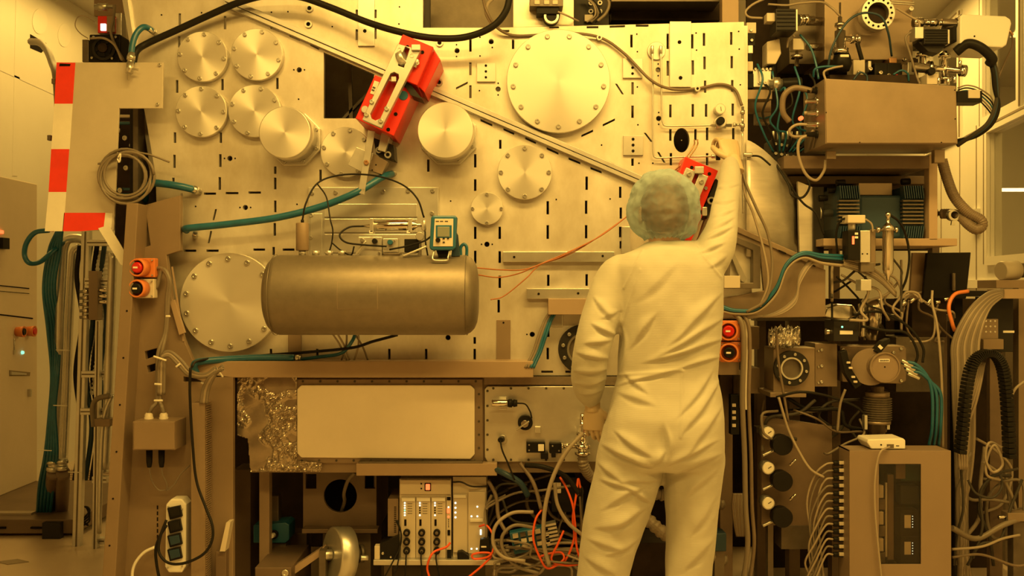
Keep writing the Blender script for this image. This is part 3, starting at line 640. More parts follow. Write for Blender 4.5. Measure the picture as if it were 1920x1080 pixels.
bellows('corrugated_pipe', [(1092, 852, -.08), (1094, 870, -.08), (1104, 890, -.05), (1125, 905, 0)], .02, 'corrugated', vv, 16)
# ------------------------------------------------------------------ under the chamber
sk = struct(MB().box((P(330, 0, 1.3).x, 1.3, 0), (P(1420, 0, 1.3).x, 1.33, P(0, 700, 1.3).z)).build('wall_shade_board', 'dark_interior'))  # added dark board, stands in for the shade under the chamber
mh = thing('motor_housing', 'brown square motor housing with a big round hole under the chamber', 'housing', (638, 1000, .3))
poly('front', [(568, 885), (706, 885), (706, 1000), (568, 1000)], .18, .02, 'brown_paint', mh, .002, holes=[ring_pts(638, 930, 31, 32), [(573, 889), (593, 889), (593, 916), (573, 916)], [(684, 889), (703, 889), (703, 916), (684, 916)], [(572, 986), (585, 986), (585, 991), (572, 991)], [(603, 986), (618, 986), (618, 991), (603, 991)], [(659, 986), (674, 986), (674, 991), (659, 991)], [(692, 986), (702, 986), (702, 991), (692, 991)]])
box('cheek', 568, 885, 573, 1000, .2, .4, 'brown_paint', mh); box('cheek', 701, 885, 706, 1000, .2, .4, 'brown_paint', mh); box('lip', 566, 992, 708, 1000, .12, .06, 'brown_paint', mh)
box('back', 568, 885, 706, 1000, .6, .02, 'dark_interior', mh); box('pedestal', 605, 1000, 695, 1170, .2, .35, 'dark_steel', mh)
tube('motor_lead', [(665, 886, .1), (652, 902, .12), (645, 925, .16), (646, 940, .2), (640, 960, .25)], .008, 'grey_cable', label='grey lead curving into the hole of the brown motor housing', cat='cable')
wh = thing('flywheel', 'thick steel wheel standing in front of the motor housing', 'wheel', (645, 1085, .0))
cyl('rim', (622, 1040, .02), (654, 1039, .06), 51, 'satin_steel', wh, 56, [(0, 47), (.06, 51), (.94, 51), (1, 47)])
cyl('hub', (654, 1039, .06), (680, 1038, .09), 15, 'dark_steel', wh, 20, [(0, 20), (.3, 20), (.3, 12), (.7, 12), (.7, 17), (1, 17)])
cyl('pin', (676, 1046, .02), (690, 1046, .03), 5, 'satin_steel', wh, 12); cyl('axle', (600, 1041, .0), (622, 1040, .02), 10, 'bolt', wh, 14)
MB().box((P(600, 0, 0).x, -.02, 0), (P(612, 0, 0).x, .05, P(0, 1030, 0).z)).build('stand', 'dark_steel', wh)
o = poly('slanted_bar', [(546, 1066), (606, 1026), (612, 1035), (550, 1078)], .02, .05, 'beam_paint'); tag(o, 'slanted grey bar leading to the steel wheel', 'bar')
o = MB().box((P(478, 0, -.05).x, -.05, 0), (P(546, 0, -.05).x, .3, P(0, 1064, -.05).z)).build('foot_block', 'brown_paint', None, .003); tag(o, 'low brown steel block with a bolt at the bottom edge', 'block'); bolt(o, 535, 1074, -.05, 7)
tb = thing('teal_gearbox', 'teal gearbox with a white knob left of the motor housing', 'gearbox', (508, 1020, .3))
poly('body', [(475, 985), (535, 980), (542, 984), (542, 1012), (535, 1018), (475, 1018)], .25, .12, 'teal_paint', tb, .003); disc('knob_ring', 513, 1003, 8, .235, .02, 'black_plastic', tb, 20); cyl('knob', (508, 1005, .19), (513, 1003, .24), 5, 'white_plastic', tb, 16); box('column', 505, 930, 522, 982, .3, .06, 'dark_steel', tb); box('pedestal', 488, 1018, 536, 1170, .27, .1, 'dark_steel', tb)
o = MB().box((P(486, 0, .15).x, .15, 0), (P(505, 0, .15).x, .2, P(0, 884, .15).z)).build('square_post', 'beam_paint', None, .002); tag(o, 'square grey post rising to the film-wrapped housing', 'post')
o = MB().box((P(438, 0, .35).x, .35, 0), (P(470, 0, .35).x, .5, P(0, 880, .35).z)).build('frame_leg', 'brown_paint', None, .003); tag(o, 'dark brown chamber leg behind the cable duct', 'leg')
o = MB().box((P(545, 0, .45).x, .45, 0), (P(575, 0, .45).x, .55, P(0, 1000, .45).z)).build('frame_leg', 'brown_paint', None, .003); tag(o, 'short dark brown leg left of the motor housing', 'leg')
o = MB().box((P(1350, 0, .2).x, .2, 0), (P(1374, 0, .2).x, .3, P(0, 700, .2).z)).build('frame_leg', 'brown_paint', None, .003); tag(o, 'brown chamber leg right of the standing person', 'leg')
# control rack on a shelf
sh = thing('rack_shelf', 'long thin steel shelf carrying the control rack', 'shelf', (815, 1060, 0))
box('board', 700, 1050, 938, 1060, -.02, .35, 'alu', sh); MB().box((P(720, 0, .2).x, .2, 0), (P(735, 0, .2).x, .24, P(0, 1060, .2).z-.002)).build('leg', 'dark_steel', sh); MB().box((P(910, 0, .2).x, .2, 0), (P(925, 0, .2).x, .24, P(0, 1060, .2).z-.002)).build('leg', 'dark_steel', sh)
cr = thing('control_rack', 'cream control rack of three modules with glowing red rocker switch', 'control unit', (798, 1050, .02))
box('case', 749, 898, 846, 1049, .02, .25, 'cream_plastic', cr); tp = box('top_panel', 750, 900, 845, 927, .012, .01, 'cream_plastic', cr)
box('rocker_frame', 796, 906, 808, 921, .008, .006, 'black_plastic', cr); box('rocker', 798, 908, 806, 919, .003, .006, 'led_red', cr)
for x, y in ((790, 907), (790, 916)): dot(cr, x, y, .012, 1.6)
for x, y in ((754, 902), (841, 902)): dot(cr, x, y, .012, 1.2, 'bolt', 'screw')
for i in range(3):
    x0 = 752+i*28.3
    md = box('module', x0, 932, x0+27, 1046, .010, .012, 'cream_plastic', cr, .001); box('handle', x0+1, 934, x0+26, 940, .002, .009, 'white_plastic', md, .001)
    for j in range(6): dot(md, x0+7, 943+j*4.6, .010, 1.5, ('led_white', 'led_white', 'led_white', 'led_green', 'led_white', 'led_white')[j] if (i == 0 or j in (0, 1, 5)) else 'hole', 'indicator')
    for j in range(5): box('print', x0+12, 944+j*4.6, x0+21, 945+j*4.6, .0095, .001, 'print_dark', md, 0)
    box('socket', x0+6, 974, x0+10, 986, .008, .004, 'hole', md, 0)
    for j in range(3):
        cc_ = disc('connector', x0+10, 1000+j*17, 6.5, -.01, .03, 'black_plastic', md, 16); disc('pin_face', x0+10, 1000+j*17, 3.2, -.014, .005, 'dark_steel', md, 12)
nc = box('status_strip', 837, 930, 846, 1048, .008, .012, 'cream_plastic', cr, .001)
box('socket', 838, 932, 845, 938, .005, .004, 'hole', nc, 0); box('lamp', 838, 954, 843, 962, .004, .005, 'led_red', nc, 0); dot(nc, 841, 969, .008, 2, 'led_red', 'indicator'); dot(nc, 841, 951, .008, 1.5, 'led_white', 'indicator')
for j in range(5): dot(nc, 841, 974+j*3.4, .008, .9)
box('socket', 839, 994, 844, 1004, .005, .004, 'hole', nc, 0); box('socket', 838, 1031, 846, 1050, .005, .006, 'black_plastic', nc, 0)
c2 = thing('control_rack', 'plain beige control unit right of the rack with red rocker switch', 'control unit', (880, 1046, .02))
box('case', 849, 894, 912, 1046, .03, .22, 'cream_plastic', c2); md = box('module', 850, 926, 876, 1036, .022, .01, 'cream_plastic', c2); box('handle', 850, 928, 874, 934, .014, .009, 'white_plastic', md)
for j in range(4): dot(md, 854, 943+j*9, .022, 1.8, 'led_white', 'indicator'); 
md = box('module', 878, 922, 910, 1038, .022, .01, 'cream_plastic', c2)
for x, y in ((895, 950), (884, 968), (895, 968), (884, 1029), (894, 1029)): dot(md, x, y, .022, 1.6, 'led_white', 'indicator')
box('handle', 881, 973, 906, 979, .012, .01, 'white_plastic', md); box('lamp', 900, 993, 903, 1003, .02, .003, 'led_white', md, 0)
tube('lead', [(850, 904, .02), (865, 904, .0), (885, 912, .0), (915, 912, .03)], .004, 'dark_cable', c2, 6)
o = box('power_supply', 727, 935, 747, 1006, .03, .2, 'cabinet_paint'); tag(o, 'small grey power supply beside the left side of the rack', 'power supply')
for j in range(14): box('vent_slot', 739, 950+j*3.6, 743, 951.6+j*3.6, .029, .002, 'hole', o, 0)
bb = thing('terminal_box', 'low black box with a pale end plate left of the control rack', 'box', (724, 1050, 0))
poly('body', [(712, 1020), (748, 1005), (748, 1050), (712, 1050)], -.01, .15, 'black_plastic', bb, .002); box('end_plate', 702, 1024, 712, 1049, -.015, .04, 'cream_plastic', bb); bolt(bb, 718, 1037, -.01, 2.6); bolt(bb, 733, 1044, -.01, 2)
for i in range(3):
    x = 762+i*28.3
    tube('rack_lead', [(x, 1034, -.015), (x-1, 1050, -.04), (x-2+i*4, 1085, -.03)], .003, 'black_rubber', label='black lead hanging from the left module of the rack' if i == 0 else ('black lead hanging from the middle module of the rack' if i == 1 else 'black lead hanging from the right module of the rack'), cat='cable')
for i in range(2): tube('rack_lead', [(742+3*i, 975, .0), (752, 1000, -.01), (750, 1025, -.02), (745-i*12, 1060, -.05), (735-i*16, 1085, -.05)], .003, 'black_rubber', label=('black lead draped down the left side of the rack', 'black lead falling in front of the low black box')[i], cat='cable')
pb = thing('mains_plug', 'black mains plug lying on the shelf end with orange cable', 'plug', (875, 1050, -.01)); poly('body', [(900, 1012), (917, 1008), (920, 1036), (898, 1040)], -.04, .03, 'black_plastic', pb, .003); box('tag', 902, 1024, 912, 1027, -.042, .003, 'paper', pb)
p2 = poly('mains_plug', [(857, 1036), (866, 1034), (878, 1042), (880, 1049), (858, 1050)], -.01, .04, 'black_plastic', None, .003); tag(p2, 'small black plug lying under the beige control unit', 'plug')
# orange cables
oc = 'orange cable'
for i, (pts, lab) in enumerate((([(844, 1018, -.01), (836, 1026, -.03), (815, 1034, -.05), (806, 1046, -.06), (801, 1065, -.05), (806, 1085, -.05)], 'orange cable hanging from the narrow strip of the rack'),
    ([(899, 987, .0), (912, 985, -.03), (924, 1003, -.05), (925, 1030, -.06), (915, 1044, -.06), (890, 1048, -.05), (886, 1040, -.05), (905, 1036, -.05), (922, 1040, -.05), (905, 1060, -.06), (875, 1085, -.06)], 'orange cable looping on the shelf right of the beige unit'),
    ([(1050, 895, -.05), (1062, 915, -.08), (1073, 945, -.1), (1078, 980, -.1), (1082, 1030, -.1), (1095, 1060, -.1)], 'orange cable falling straight left of the trouser leg'),
    ([(1088, 915, -.06), (1084, 898, -.06), (1080, 930, -.08), (1074, 970, -.09), (1076, 1010, -.1), (1060, 1050, -.1), (1035, 1062, -.1)], 'orange cable with a hook bend left of the trouser leg'),
    ([(1016, 955, -.1), (1004, 975, -.12), (1000, 1010, -.13), (1012, 1045, -.13), (1028, 1066, -.12), (1056, 1050, -.11), (1052, 1036, -.1), (1030, 1038, -.1), (1012, 1044, -.1)], 'orange cable looping around the terminal blocks'),
    ([(1057, 995, -.1), (1046, 1020, -.12), (1034, 1050, -.12), (1060, 1060, -.12), (1085, 1058, -.12)], 'short orange cable crossing near the trouser hem'))):
    tube('orange_cable', pts, .0045, 'orange_cable', None, 8, label=lab, cat='cable')
# terminal blocks
tbk = thing('terminal_block', 'teal terminal block with rows of pale clamps among the tangled cables', 'terminal block', (1005, 1035, -.03))
poly('base', [(955, 1000), (1030, 985), (1040, 1025), (965, 1040)], -.06, .05, 'teal_paint', tbk, .003)
for i in range(5):
    for j in range(3):
        x = 966+i*14+j*2; y = 1006-i*2.8+j*11
        poly('clamp', [(x-5, y-3), (x+5, y-5), (x+6, y+2), (x-4, y+4)], -.075, .02, ('cream_plastic', 'dark_steel', 'cream_plastic')[(i+j) % 3], tbk)
t2 = thing('terminal_block', 'grey ribbed heat sink block at the trouser leg edge', 'heat sink', (1038, 1020, -.02))
for i in range(6): poly('fin', [(1018+i*1.5, 985+i*7), (1042+i*1.5, 980+i*7), (1043+i*1.5, 984+i*7), (1019+i*1.5, 989+i*7)], -.075, .05, 'satin_steel', t2)
poly('core', [(1020, 984), (1040, 980), (1050, 1022), (1030, 1026)], -.06, .04, 'dark_steel', t2)
mdl = thing('cable_junction', 'dark cable junction block under the right lower panel', 'junction', (1055, 930, .05))
box('block', 1035, 895, 1080, 960, .03, .1, 'black_plastic', mdl); box('panel', 1042, 905, 1052, 925, .026, .006, 'cream_plastic', mdl)
# tangle of grey cables
random.seed(21)
def wild(x0, x1, y0, y1, n, r0, r1, mats, label, group, Y0=-.12, Y1=.15, k=5, cat='cable'):
    for i in range(n):
        pts = []; x = random.uniform(x0, x1); y = random.uniform(y0, y0+(y1-y0)*.4)
        ang = random.uniform(0, 6.28); st = (x1-x0)*.30
        Y = random.uniform(Y0, Y1)
        for j in range(k):
            pts.append((min(x1, max(x0, x)), min(y1, max(y0, y)), Y)); ang += random.uniform(-1.5, 1.5)
            x += math.cos(ang)*st; y += abs(math.sin(ang))*(y1-y0)*.28; Y = min(Y1, max(Y0, Y+random.uniform(-.04, .04)))
        tube('tangled_cable', pts, random.uniform(r0, r1), random.choice(mats), None, 7, 6, label=label, cat=cat, group=group)
wild(928, 1092, 1010, 1090, 22, .004, .007, ['grey_cable', 'light_cable', 'light_cable', 'grey_cable'], 'grey cable in the tangle on the floor left of the person', 'tangled grey cables under the chamber', -.14, .08)
wild(912, 1090, 885, 1040, 20, .004, .008, ['dark_cable', 'hose_brown', 'grey_cable', 'dark_cable'], 'dark cable in the tangle below the right lower panel', 'tangled dark cables under the chamber', -.04, .25)
for pts, r, m_, lab in (([(1093, 812, -.1), (1060, 850, -.13), (1035, 900, -.15), (1021, 960, -.16), (1020, 1020, -.16), (1030, 1060, -.16)], .0085, 'light_cable', 'thick pale hose arching from the valve down to the floor'),
    ([(975, 868, -.05), (1000, 905, -.08), (1015, 955, -.1)], .008, 'hose_brown', 'brown hose slanting below the round black valve'),
    ([(985, 872, -.06), (1020, 876, -.09), (1060, 893, -.09), (1085, 925, -.08)], .010, 'black_rubber', 'thick black hose bowing under the connector pair'),
    ([(930, 880, -.05), (950, 890, -.08), (975, 905, -.08), (990, 930, -.06)], .012, 'teal_dark', 'dark teal hose bundle end below the lower panel'),
    ([(1040, 905, -.1), (1045, 945, -.12), (1065, 980, -.12), (1092, 1003, -.12)], .0075, 'light_cable', 'pale hose bending toward the left trouser leg'),
    ([(1000, 960, -.12), (960, 962, -.13), (930, 985, -.14), (925, 1020, -.14), (945, 1045, -.15), (985, 1052, -.16)], .007, 'light_cable', 'pale cable in a wide loop right of the shelf'),
    ([(1005, 990, -.12), (965, 985, -.13), (942, 1005, -.14), (945, 1035, -.14), (970, 1062, -.14), (1010, 1075, -.14)], .007, 'grey_cable', 'grey cable in the inner loop right of the shelf'),
    ([(915, 900, 0), (930, 930, -.02), (935, 970, -.04), (950, 1000, -.08)], .008, 'hose_brown', 'brown cable falling right of the beige unit')):
    tube('loose_hose', pts, r, m_, None, 10, label=lab, cat='hose')
bellows('corrugated_hose', [(1190, 960, .1), (1215, 975, .0), (1245, 1000, -.02), (1300, 1030, .08), (1358, 1050, .22)], .026, 'corrugated', ribs=22, label='corrugated brown hose seen between the trouser legs')
bellows('corrugated_hose', [(1200, 920, .15), (1240, 928, .15), (1290, 935, .15), (1356, 945, .22)], .024, 'corrugated', ribs=18, label='dark corrugated hose higher up between the trouser legs')

o = MB().box((P(1185, 0, .35).x, .35, 0), (P(1262, 0, .35).x, .6, P(0, 1018, .35).z)).build('base_block', 'dark_interior', None, .003); tag(o, 'dark machine base block seen low between the trouser legs', 'block')
o = box('teal_box', 1336, 1000, 1362, 1034, .12, .1, 'teal_dark', None, .003); tag(o, 'small dark teal box at the right trouser leg', 'box'); MB().box((P(1340, 0, .14).x, .14, 0), (P(1358, 0, .14).x, .2, P(0, 1034, .14).z)).build('stand', 'dark_steel', o)
ts = thing('terminal_strip', 'black upright terminal strip with pale tags right of the person', 'terminal strip', (1377, 815, .05)); box('strip', 1370, 740, 1386, 815, .06, .04, 'black_plastic', ts)
for y in (757, 770, 781, 795): box('tag', 1373, y, 1380, y+6, .054, .008, 'cream_plastic', ts, .001)
# ------------------------------------------------------------------ left side: cabinet, floor items, pipe rack
CBo, CBn = (-3.2, 0, 0), (1, 0, 0)
kb = thing('control_cabinet', 'tall grey control cabinet against the left wall', 'cabinet', Vector((-3.37, 2.2, 0)))
MB().box((-3.54, -.4, .1), (-3.2, 2.6, 2.1)).build('body', 'cabinet_beige', kb, .006)
MB().box((-3.52, -.38, 0), (-3.22, 2.58, .1)).build('plinth', 'dark_steel', kb)
for pts in ([(-5, 534), (55, 540), (55, 542), (-5, 536)], [(-5, 588), (62, 596), (62, 598.5), (-5, 590.5)], [(-5, 545), (55, 550), (55, 551), (-5, 546)]):
    poly_on('panel_gap', pts, CBo, CBn, .003, 'hole', kb, .002)
for x, y, m_ in ((31, 622, 'black_plastic'), (51, 621, 'red_button')):
    q = onpl(x, y, CBo, CBn)
    e = MB().lathe(q, q+Vector((.05, 0, 0)), [(0, .03), (.6, .034), (1, .036), (1, .027), (.4, .027)], 20).build('shroud', 'orange_plastic', kb)
    MB().lathe(q, q+Vector((.055, 0, 0)), [(0, .016), (.5, .016), (.5, .022), (1, .02)], 16).build('button', m_, e)
q = onpl(41, 661, CBo, CBn); MB().lathe(q, q+Vector((.012, 0, 0)), [(0, .012), (1, .010)], 14).build('indicator', 'led_green', kb)
poly_on('latch_recess', [(18, 694), (57, 698), (56, 705), (18, 705)], CBo, CBn, .003, 'seam', kb, .003); poly_on('latch', [(22, 697), (50, 700), (50, 703), (22, 703)], CBo, CBn, .012, 'bolt', kb, .014)
q = onpl(26, 650, CBo, CBn); MB().cyl(q+Vector((.004, 0, .05)), q+Vector((.004, 0, -.02)), .004, 8).build('key_chain', 'bolt', kb); MB().box(tuple(q+Vector((0, -.01, -.05))), tuple(q+Vector((.008, .012, -.02)))).build('key', 'bolt', kb)
q = onpl(3, 455, CBo, CBn); MB().box(tuple(q+Vector((0, -.04, -.04))), tuple(q+Vector((.03, .04, .03)))).build('switch', 'black_plastic', kb)
q = onpl(1, 435, CBo, CBn); MB().box(tuple(q+Vector((0, -.02, -.01))), tuple(q+Vector((.01, .02, .01)))).build('alarm_lamp', 'led_red', kb)
q = onpl(53, 735, CBo, CBn); MB().box(tuple(q+Vector((0, -.01, -.03))), tuple(q+Vector((.02, .01, .02)))).build('lock', 'bolt', kb)
# floor pallet and hatch
pt = thing('floor_pallet', 'low brown steel drip tray on the floor at the left', 'tray', Vector((-2.75, 1.75, 0)))
MB().box((-3.4, 1.5, .02), (-2.45, 2.6, .10)).build('deck', 'brown_paint', pt, .004)
MB().box((-2.62, 1.46, .0), (-2.52, 1.5, .09)).build('tube_end', 'black_metal', pt)
for x in (-3.35, -3.0, -2.7): MB().box((x, 1.488, .05), (x+.16, 1.499, .06)).build('slot', 'hole', pt)
MB().box((-3.1, 1.60, .10), (-2.75, 1.66, .112)).build('grip_strip', 'light_cable', pt)
for i in range(9):
    o = struct(MB().box((-3.4, 2.75+i*.09, .0005), (-2.75, 2.80+i*.09, .006)).build('trim_grate_bar', 'beam_paint'))
o = struct(MB().prism([Vector((-2.55+.06*math.cos(a)*1.4, 1.0+.05*math.sin(a), .0005)) for a in (0, 1.57, 3.14, 4.71)], (0, 0, .003)).build('trim_floor_mark', 'seam'))
# pipe rack (metal pipes, alu profiles)
RY = 1.3
pr = thing('pipe_rack', 'aluminium profile rack holding steel pipes at the left', 'rack', (160, 1080, RY))
def prof(x0, y0, x1, y1, wpx, Y=RY):
    o = poly('profile', [(x0-wpx/2, y0), (x0+wpx/2, y0), (x1+wpx/2, y1), (x1-wpx/2, y1)], Y, .04, 'alu', pr, .002)
    poly('groove', [(x0-1.6, y0+2), (x0+1.6, y0+2), (x1+1.6, y1-2), (x1-1.6, y1-2)], Y-.001, .002, 'dark_steel', o)
prof(160, 432, 142, 1040, 15); prof(183, 600, 176, 1075, 9, RY-.05)
for y, x0, x1 in ((455, 162, 206), (527, 158, 204), (541, 158, 204), (702, 152, 198), (772, 150, 196), (900, 172, 200), (1015, 172, 196)):
    o = box('profile', x0, y-6, x1, y+6, RY-.02, .04, 'alu', pr); box('groove', x0+1, y-1.3, x1-1, y+1.3, RY-.021, .002, 'dark_steel', o, 0)
def pipe(pts, rpx, mat='satin_steel', Y=RY): tube('pipe', [(x, y, Y) for x, y in pts], rpx*S(Y), mat, pr, 16)
pipe([(101, 885), (106, 760), (112, 600), (117, 490), (120, 462), (128, 449), (145, 447), (158, 450)], 8.5, 'satin_steel', RY+.05); pipe([(118, 885), (124, 760), (130, 600), (136, 490), (140, 470), (150, 463)], 7.5, 'satin_steel', RY+.15)
pipe([(196, 880), (203, 720), (209, 560), (212, 475)], 8, 'satin_steel', RY-.1); pipe([(186, 1000), (190, 850), (196, 780), (210, 740)], 4, 'satin_steel', RY-.12)
for x, y in ((99, 870), (117, 868), (194, 872)): cyl('coupling', (x, y-8, RY+.05), (x-1, y+14, RY+.05), 11, 'bolt', pr, 16, [(0, 9), (.15, 11), (.35, 11), (.35, 8.5), (.6, 8.5), (.6, 10.5), (.9, 10.5), (1, 9)])
box('manifold', 166, 508, 183, 600, RY-.06, .06, 'cabinet_paint', pr)
for j in range(5):
    cyl('nipple', (150, 547+j*12, RY-.04), (166, 546+j*12, RY-.04), 4.5, 'chrome', pr, 12, [(0, 3), (.4, 3), (.4, 4.6), (1, 4.6)])
    if j < 3: cyl('nipple', (183, 544+j*11, RY-.04), (201, 544+j*11, RY-.04), 4, 'chrome', pr, 12)
pipe([(176, 800), (174, 765), (182, 748), (206, 742)], 5, 'grey_cable', RY-.15)
box('terminal_box', 176, 786, 206, 800, RY-.16, .08, 'shade_tinted_grey', pr)
bellows('flexible_duct', [(192, 470, RY+.15), (190, 600, RY+.15), (184, 740, RY+.12)], .045, 'white_plastic', ribs=34, amp=.06, label='pale ribbed flexible duct behind the pipe rack')
for i, (pts, lab) in enumerate((([(101, 885), (96, 920), (88, 975)], 'thick dark drain hose, left of the pair on the floor tray'), ([(118, 885), (117, 930), (113, 975)], 'thick dark drain hose, right of the pair on the floor tray'))):
    tube('drain_hose', [(x, y, RY+.05+j*.25) for j, (x, y) in enumerate(pts)], (.036), 'brown_paint', None, 16, label=lab, cat='hose')
tl_ = ['leftmost teal hose of the bundle beside the pipe rack', 'second teal hose from the left beside the pipe rack', 'middle teal hose of the bundle beside the pipe rack', 'fourth teal hose from the left beside the pipe rack', 'rightmost teal hose of the bundle beside the pipe rack']
for i in range(5):
    dx = i*5
    tube('teal_hose', [(108+dx*.4, 432, RY-.1), (92+dx, 470, RY-.05), (82+dx, 540, RY), (90+dx*1.1, 620, RY+.02*i), (97+dx*.6, 700, RY), (93+dx*.5, 770, RY), (85+dx*1.1, 850, RY), (74+dx*1.3, 910, RY+.2), (70+dx*1.2, 965, RY+.4)], .0095, 'teal_hose', None, 10, label=tl_[i], cat='hose')
tube('teal_hose', [(92, 432, RY-.2), (66, 436, RY-.2), (50, 455, RY-.2), (46, 478, RY-.2), (55, 493, RY-.2), (75, 491, RY-.15), (95, 475, RY-.1), (118, 455, RY)], .013, 'teal_hose', None, 10, label='teal hose in a round loop left of the taped panel', cat='hose')
for i, x in enumerate((150, 170, 182, 196)):
    tube('rack_hose', [(x, 460, RY+.1), (x-6, 520, RY+.12), (x+4, 600, RY+.1), (x-8, 700, RY+.1), (x+2, 800, RY+.08), (x-10, 900, RY+.1)], .014, ('black_rubber', 'teal_dark', 'black_rubber', 'teal_dark')[i], None, 8, label=('black hose at the left inside the pipe rack', 'dark teal hose left of centre inside the pipe rack', 'black hose right of centre inside the pipe rack', 'dark teal hose at the right inside the pipe rack')[i], cat='hose', group='dark hoses inside the pipe rack')
for i in range(4):
    tube('black_cable', [(140+i*4, 955, RY+.2), (150, 975+i*3, RY+.1), (168, 958+i*6, RY+.1), (160, 950, RY+.15), (142, 962+i*2, RY+.2), (165, 985, RY+.1)], .005, 'black_rubber', None, 6, label='black cable curled on the floor tray', cat='cable', group='curled cables on the floor tray')
for x, y in ((117, 656), (112, 760), (83, 844), (140, 885)):
    cyl_ = MB().lathe(P(x-12, y, RY-.08), P(x+14, y+1, RY-.08), [(0, .003), (1, .003)], 6).build('cable_tie', 'tie'); tag(cyl_, {117: 'white cable tie on the upper middle of the pipe bundle', 112: 'white cable tie at mid height of the pipe bundle', 83: 'white cable tie around the teal hoses low down', 140: 'white cable tie low on the aluminium profile'}[x], 'cable tie')
# rack behind, dark equipment between taped panel and plate
eq = thing('wiring_bay', 'dark wiring bay seen through the gap beside the taped panel', 'wiring bay', (250, 300, .5))
box('backing', 215, 200, 300, 480, .55, .03, 'dark_interior', eq); box('post', 243, 200, 250, 460, .3, .03, 'black_metal', eq); cyl('pipe', (256, 200, .32), (254, 470, .32), 4, 'satin_steel', eq, 12)
for y in (215, 228, 352, 362): box('bus_bar', 218, y, 268, y+5, .4, .02, ('teal_paint', 'cream_plastic')[y % 2], eq)
for i in range(9): bolt(eq, 222+(i*13) % 50, 245+i*14, .4, 5)
poly('plate', [(264, 205), (272, 205), (292, 330), (284, 330)], .1, .02, 'satin_steel', eq)
fn = thing('fan_unit', 'black cooling fan unit above the taped panel', 'fan', (195, 116, .3))
box('housing', 167, 64, 226, 116, .3, .15, 'black_plastic', fn, .006); ring('shroud', 194, 91, 22, 17, .292, .01, 'black_metal', fn, 32); disc('hub', 192, 89, 9, .29, .012, 'dark_interior', fn, 20)
for a in range(5):
    t = a*1.2566; poly('blade', [(192+9*math.cos(t), 89+9*math.sin(t)), (192+18*math.cos(t), 89+18*math.sin(t)), (192+18*math.cos(t+.7), 89+18*math.sin(t+.7)), (192+9*math.cos(t+.5), 89+9*math.sin(t+.5))], .296, .005, 'black_plastic', fn)
for x, y in ((173, 109), (211, 110), (176, 70), (218, 70)): bolt(fn, x, y, .3, 2.5)
box('side_block', 154, 74, 166, 116, .3, .1, 'dark_steel', fn)
il = thing('indicator_unit', 'small unit with glowing white window above the black fan', 'indicator', (200, 62, .3))
box('housing', 183, 30, 216, 62, .32, .1, 'red_paint', il); box('window', 188, 44, 198, 57, .312, .01, 'led_white', il); box('cap', 200, 30, 214, 60, .31, .02, 'box_metal', il); box('post', 216, 24, 228, 118, .33, .05, 'satin_steel', il)
cyl('top_fitting', (178, 13, .33), (212, 13, .33), 7, 'bolt', il, 14, [(0, 5), (.2, 5), (.2, 7), (.7, 7), (.7, 4), (1, 4)]); box('top_plate', 176, -20, 232, 30, .45, .02, 'brown_paint', il)
tube('pale_lead', [(215, 10, .32), (213, 35, .28), (208, 60, .26), (216, 85, .25), (232, 114, .2)], .006, 'grey_cable', label='grey lead hanging from the fitting over the fan', cat='cable')
tube('pale_lead', [(170, 72, .28), (195, 72, .25), (215, 85, .22), (228, 112, .1)], .005, 'light_cable', label='pale lead crossing the top of the black fan', cat='cable')
tube('pale_lead', [(178, 42, .3), (160, 30, .28), (146, 32, .28), (141, 48, .28), (150, 62, .28), (165, 72, .28)], .0022, 'light_cable', label='thin pale wire loop left of the black fan', cat='wire')
# taped L-shaped panel
TPY = -.12
tp = thing('taped_panel', 'L-shaped steel cover panel edged with red and white hazard tape', 'panel', (150, 432, TPY))
poly('sheet', [(109, 117), (306, 117), (304, 203), (223, 203), (213, 432), (86, 433)], TPY, .012, 'sheet_metal', tp, .001)
poly('side_return', [(108, 117), (110, 117), (88, 433), (86, 433)], TPY+.012, .06, 'red_paint', tp)
for pts, m_ in (([(106, 117), (141, 117.5), (136, 194.5), (102, 194.5)], 'red_tape'), ([(102, 194.5), (136, 194.5), (130.5, 279.5), (96, 279.5)], 'white_tape'), ([(96, 279.5), (129.5, 279.5), (124, 360), (91, 360)], 'red_tape'), ([(91, 360), (124, 360), (121, 400), (118, 433.5), (84, 433.5)], 'white_tape'),
    ([(120, 399), (197.5, 399), (194, 430), (150, 433.5), (117, 433.5)], 'red_tape'), ([(197.5, 399), (211, 400), (209, 427), (194, 430)], 'white_tape')):
    poly('tape', pts, TPY-.0018, .0016, m_, tp)
for x, y in ((300, 122), (296, 196)): bolt(tp, x, y, TPY, 3)
poly('handle_slot', [(112, 119), (132, 120), (131, 124), (111, 124)], TPY-.003, .003, 'hole', tp)
for x, y in ((100, 152), (92, 258)): box('hinge', x-4, y-5, x+3, y+5, TPY+.02, .02, 'dark_steel', tp)
poly('hanging_strap', [(184, 428), (204, 422), (246, 492), (240, 502), (226, 496)], TPY-.004, .003, 'white_tape', tp); bolt(tp, 239, 496, TPY-.004, 4)
qd = thing('quick_coupling', 'brass coloured quick coupling on the top edge of the taped panel', 'coupling', (243, 150, TPY-.02))
cyl('body', (246, 100, TPY-.02), (241, 150, TPY-.03), 6, 'bolt', qd, 14, [(0, 5), (.12, 7), (.25, 7), (.25, 5), (.35, 5), (.35, 6.5), (.75, 6.5), (.75, 4), (1, 2.5)]); cyl('lever', (248, 129, TPY-.03), (260, 131, TPY-.03), 1.8, 'bolt', qd, 8)
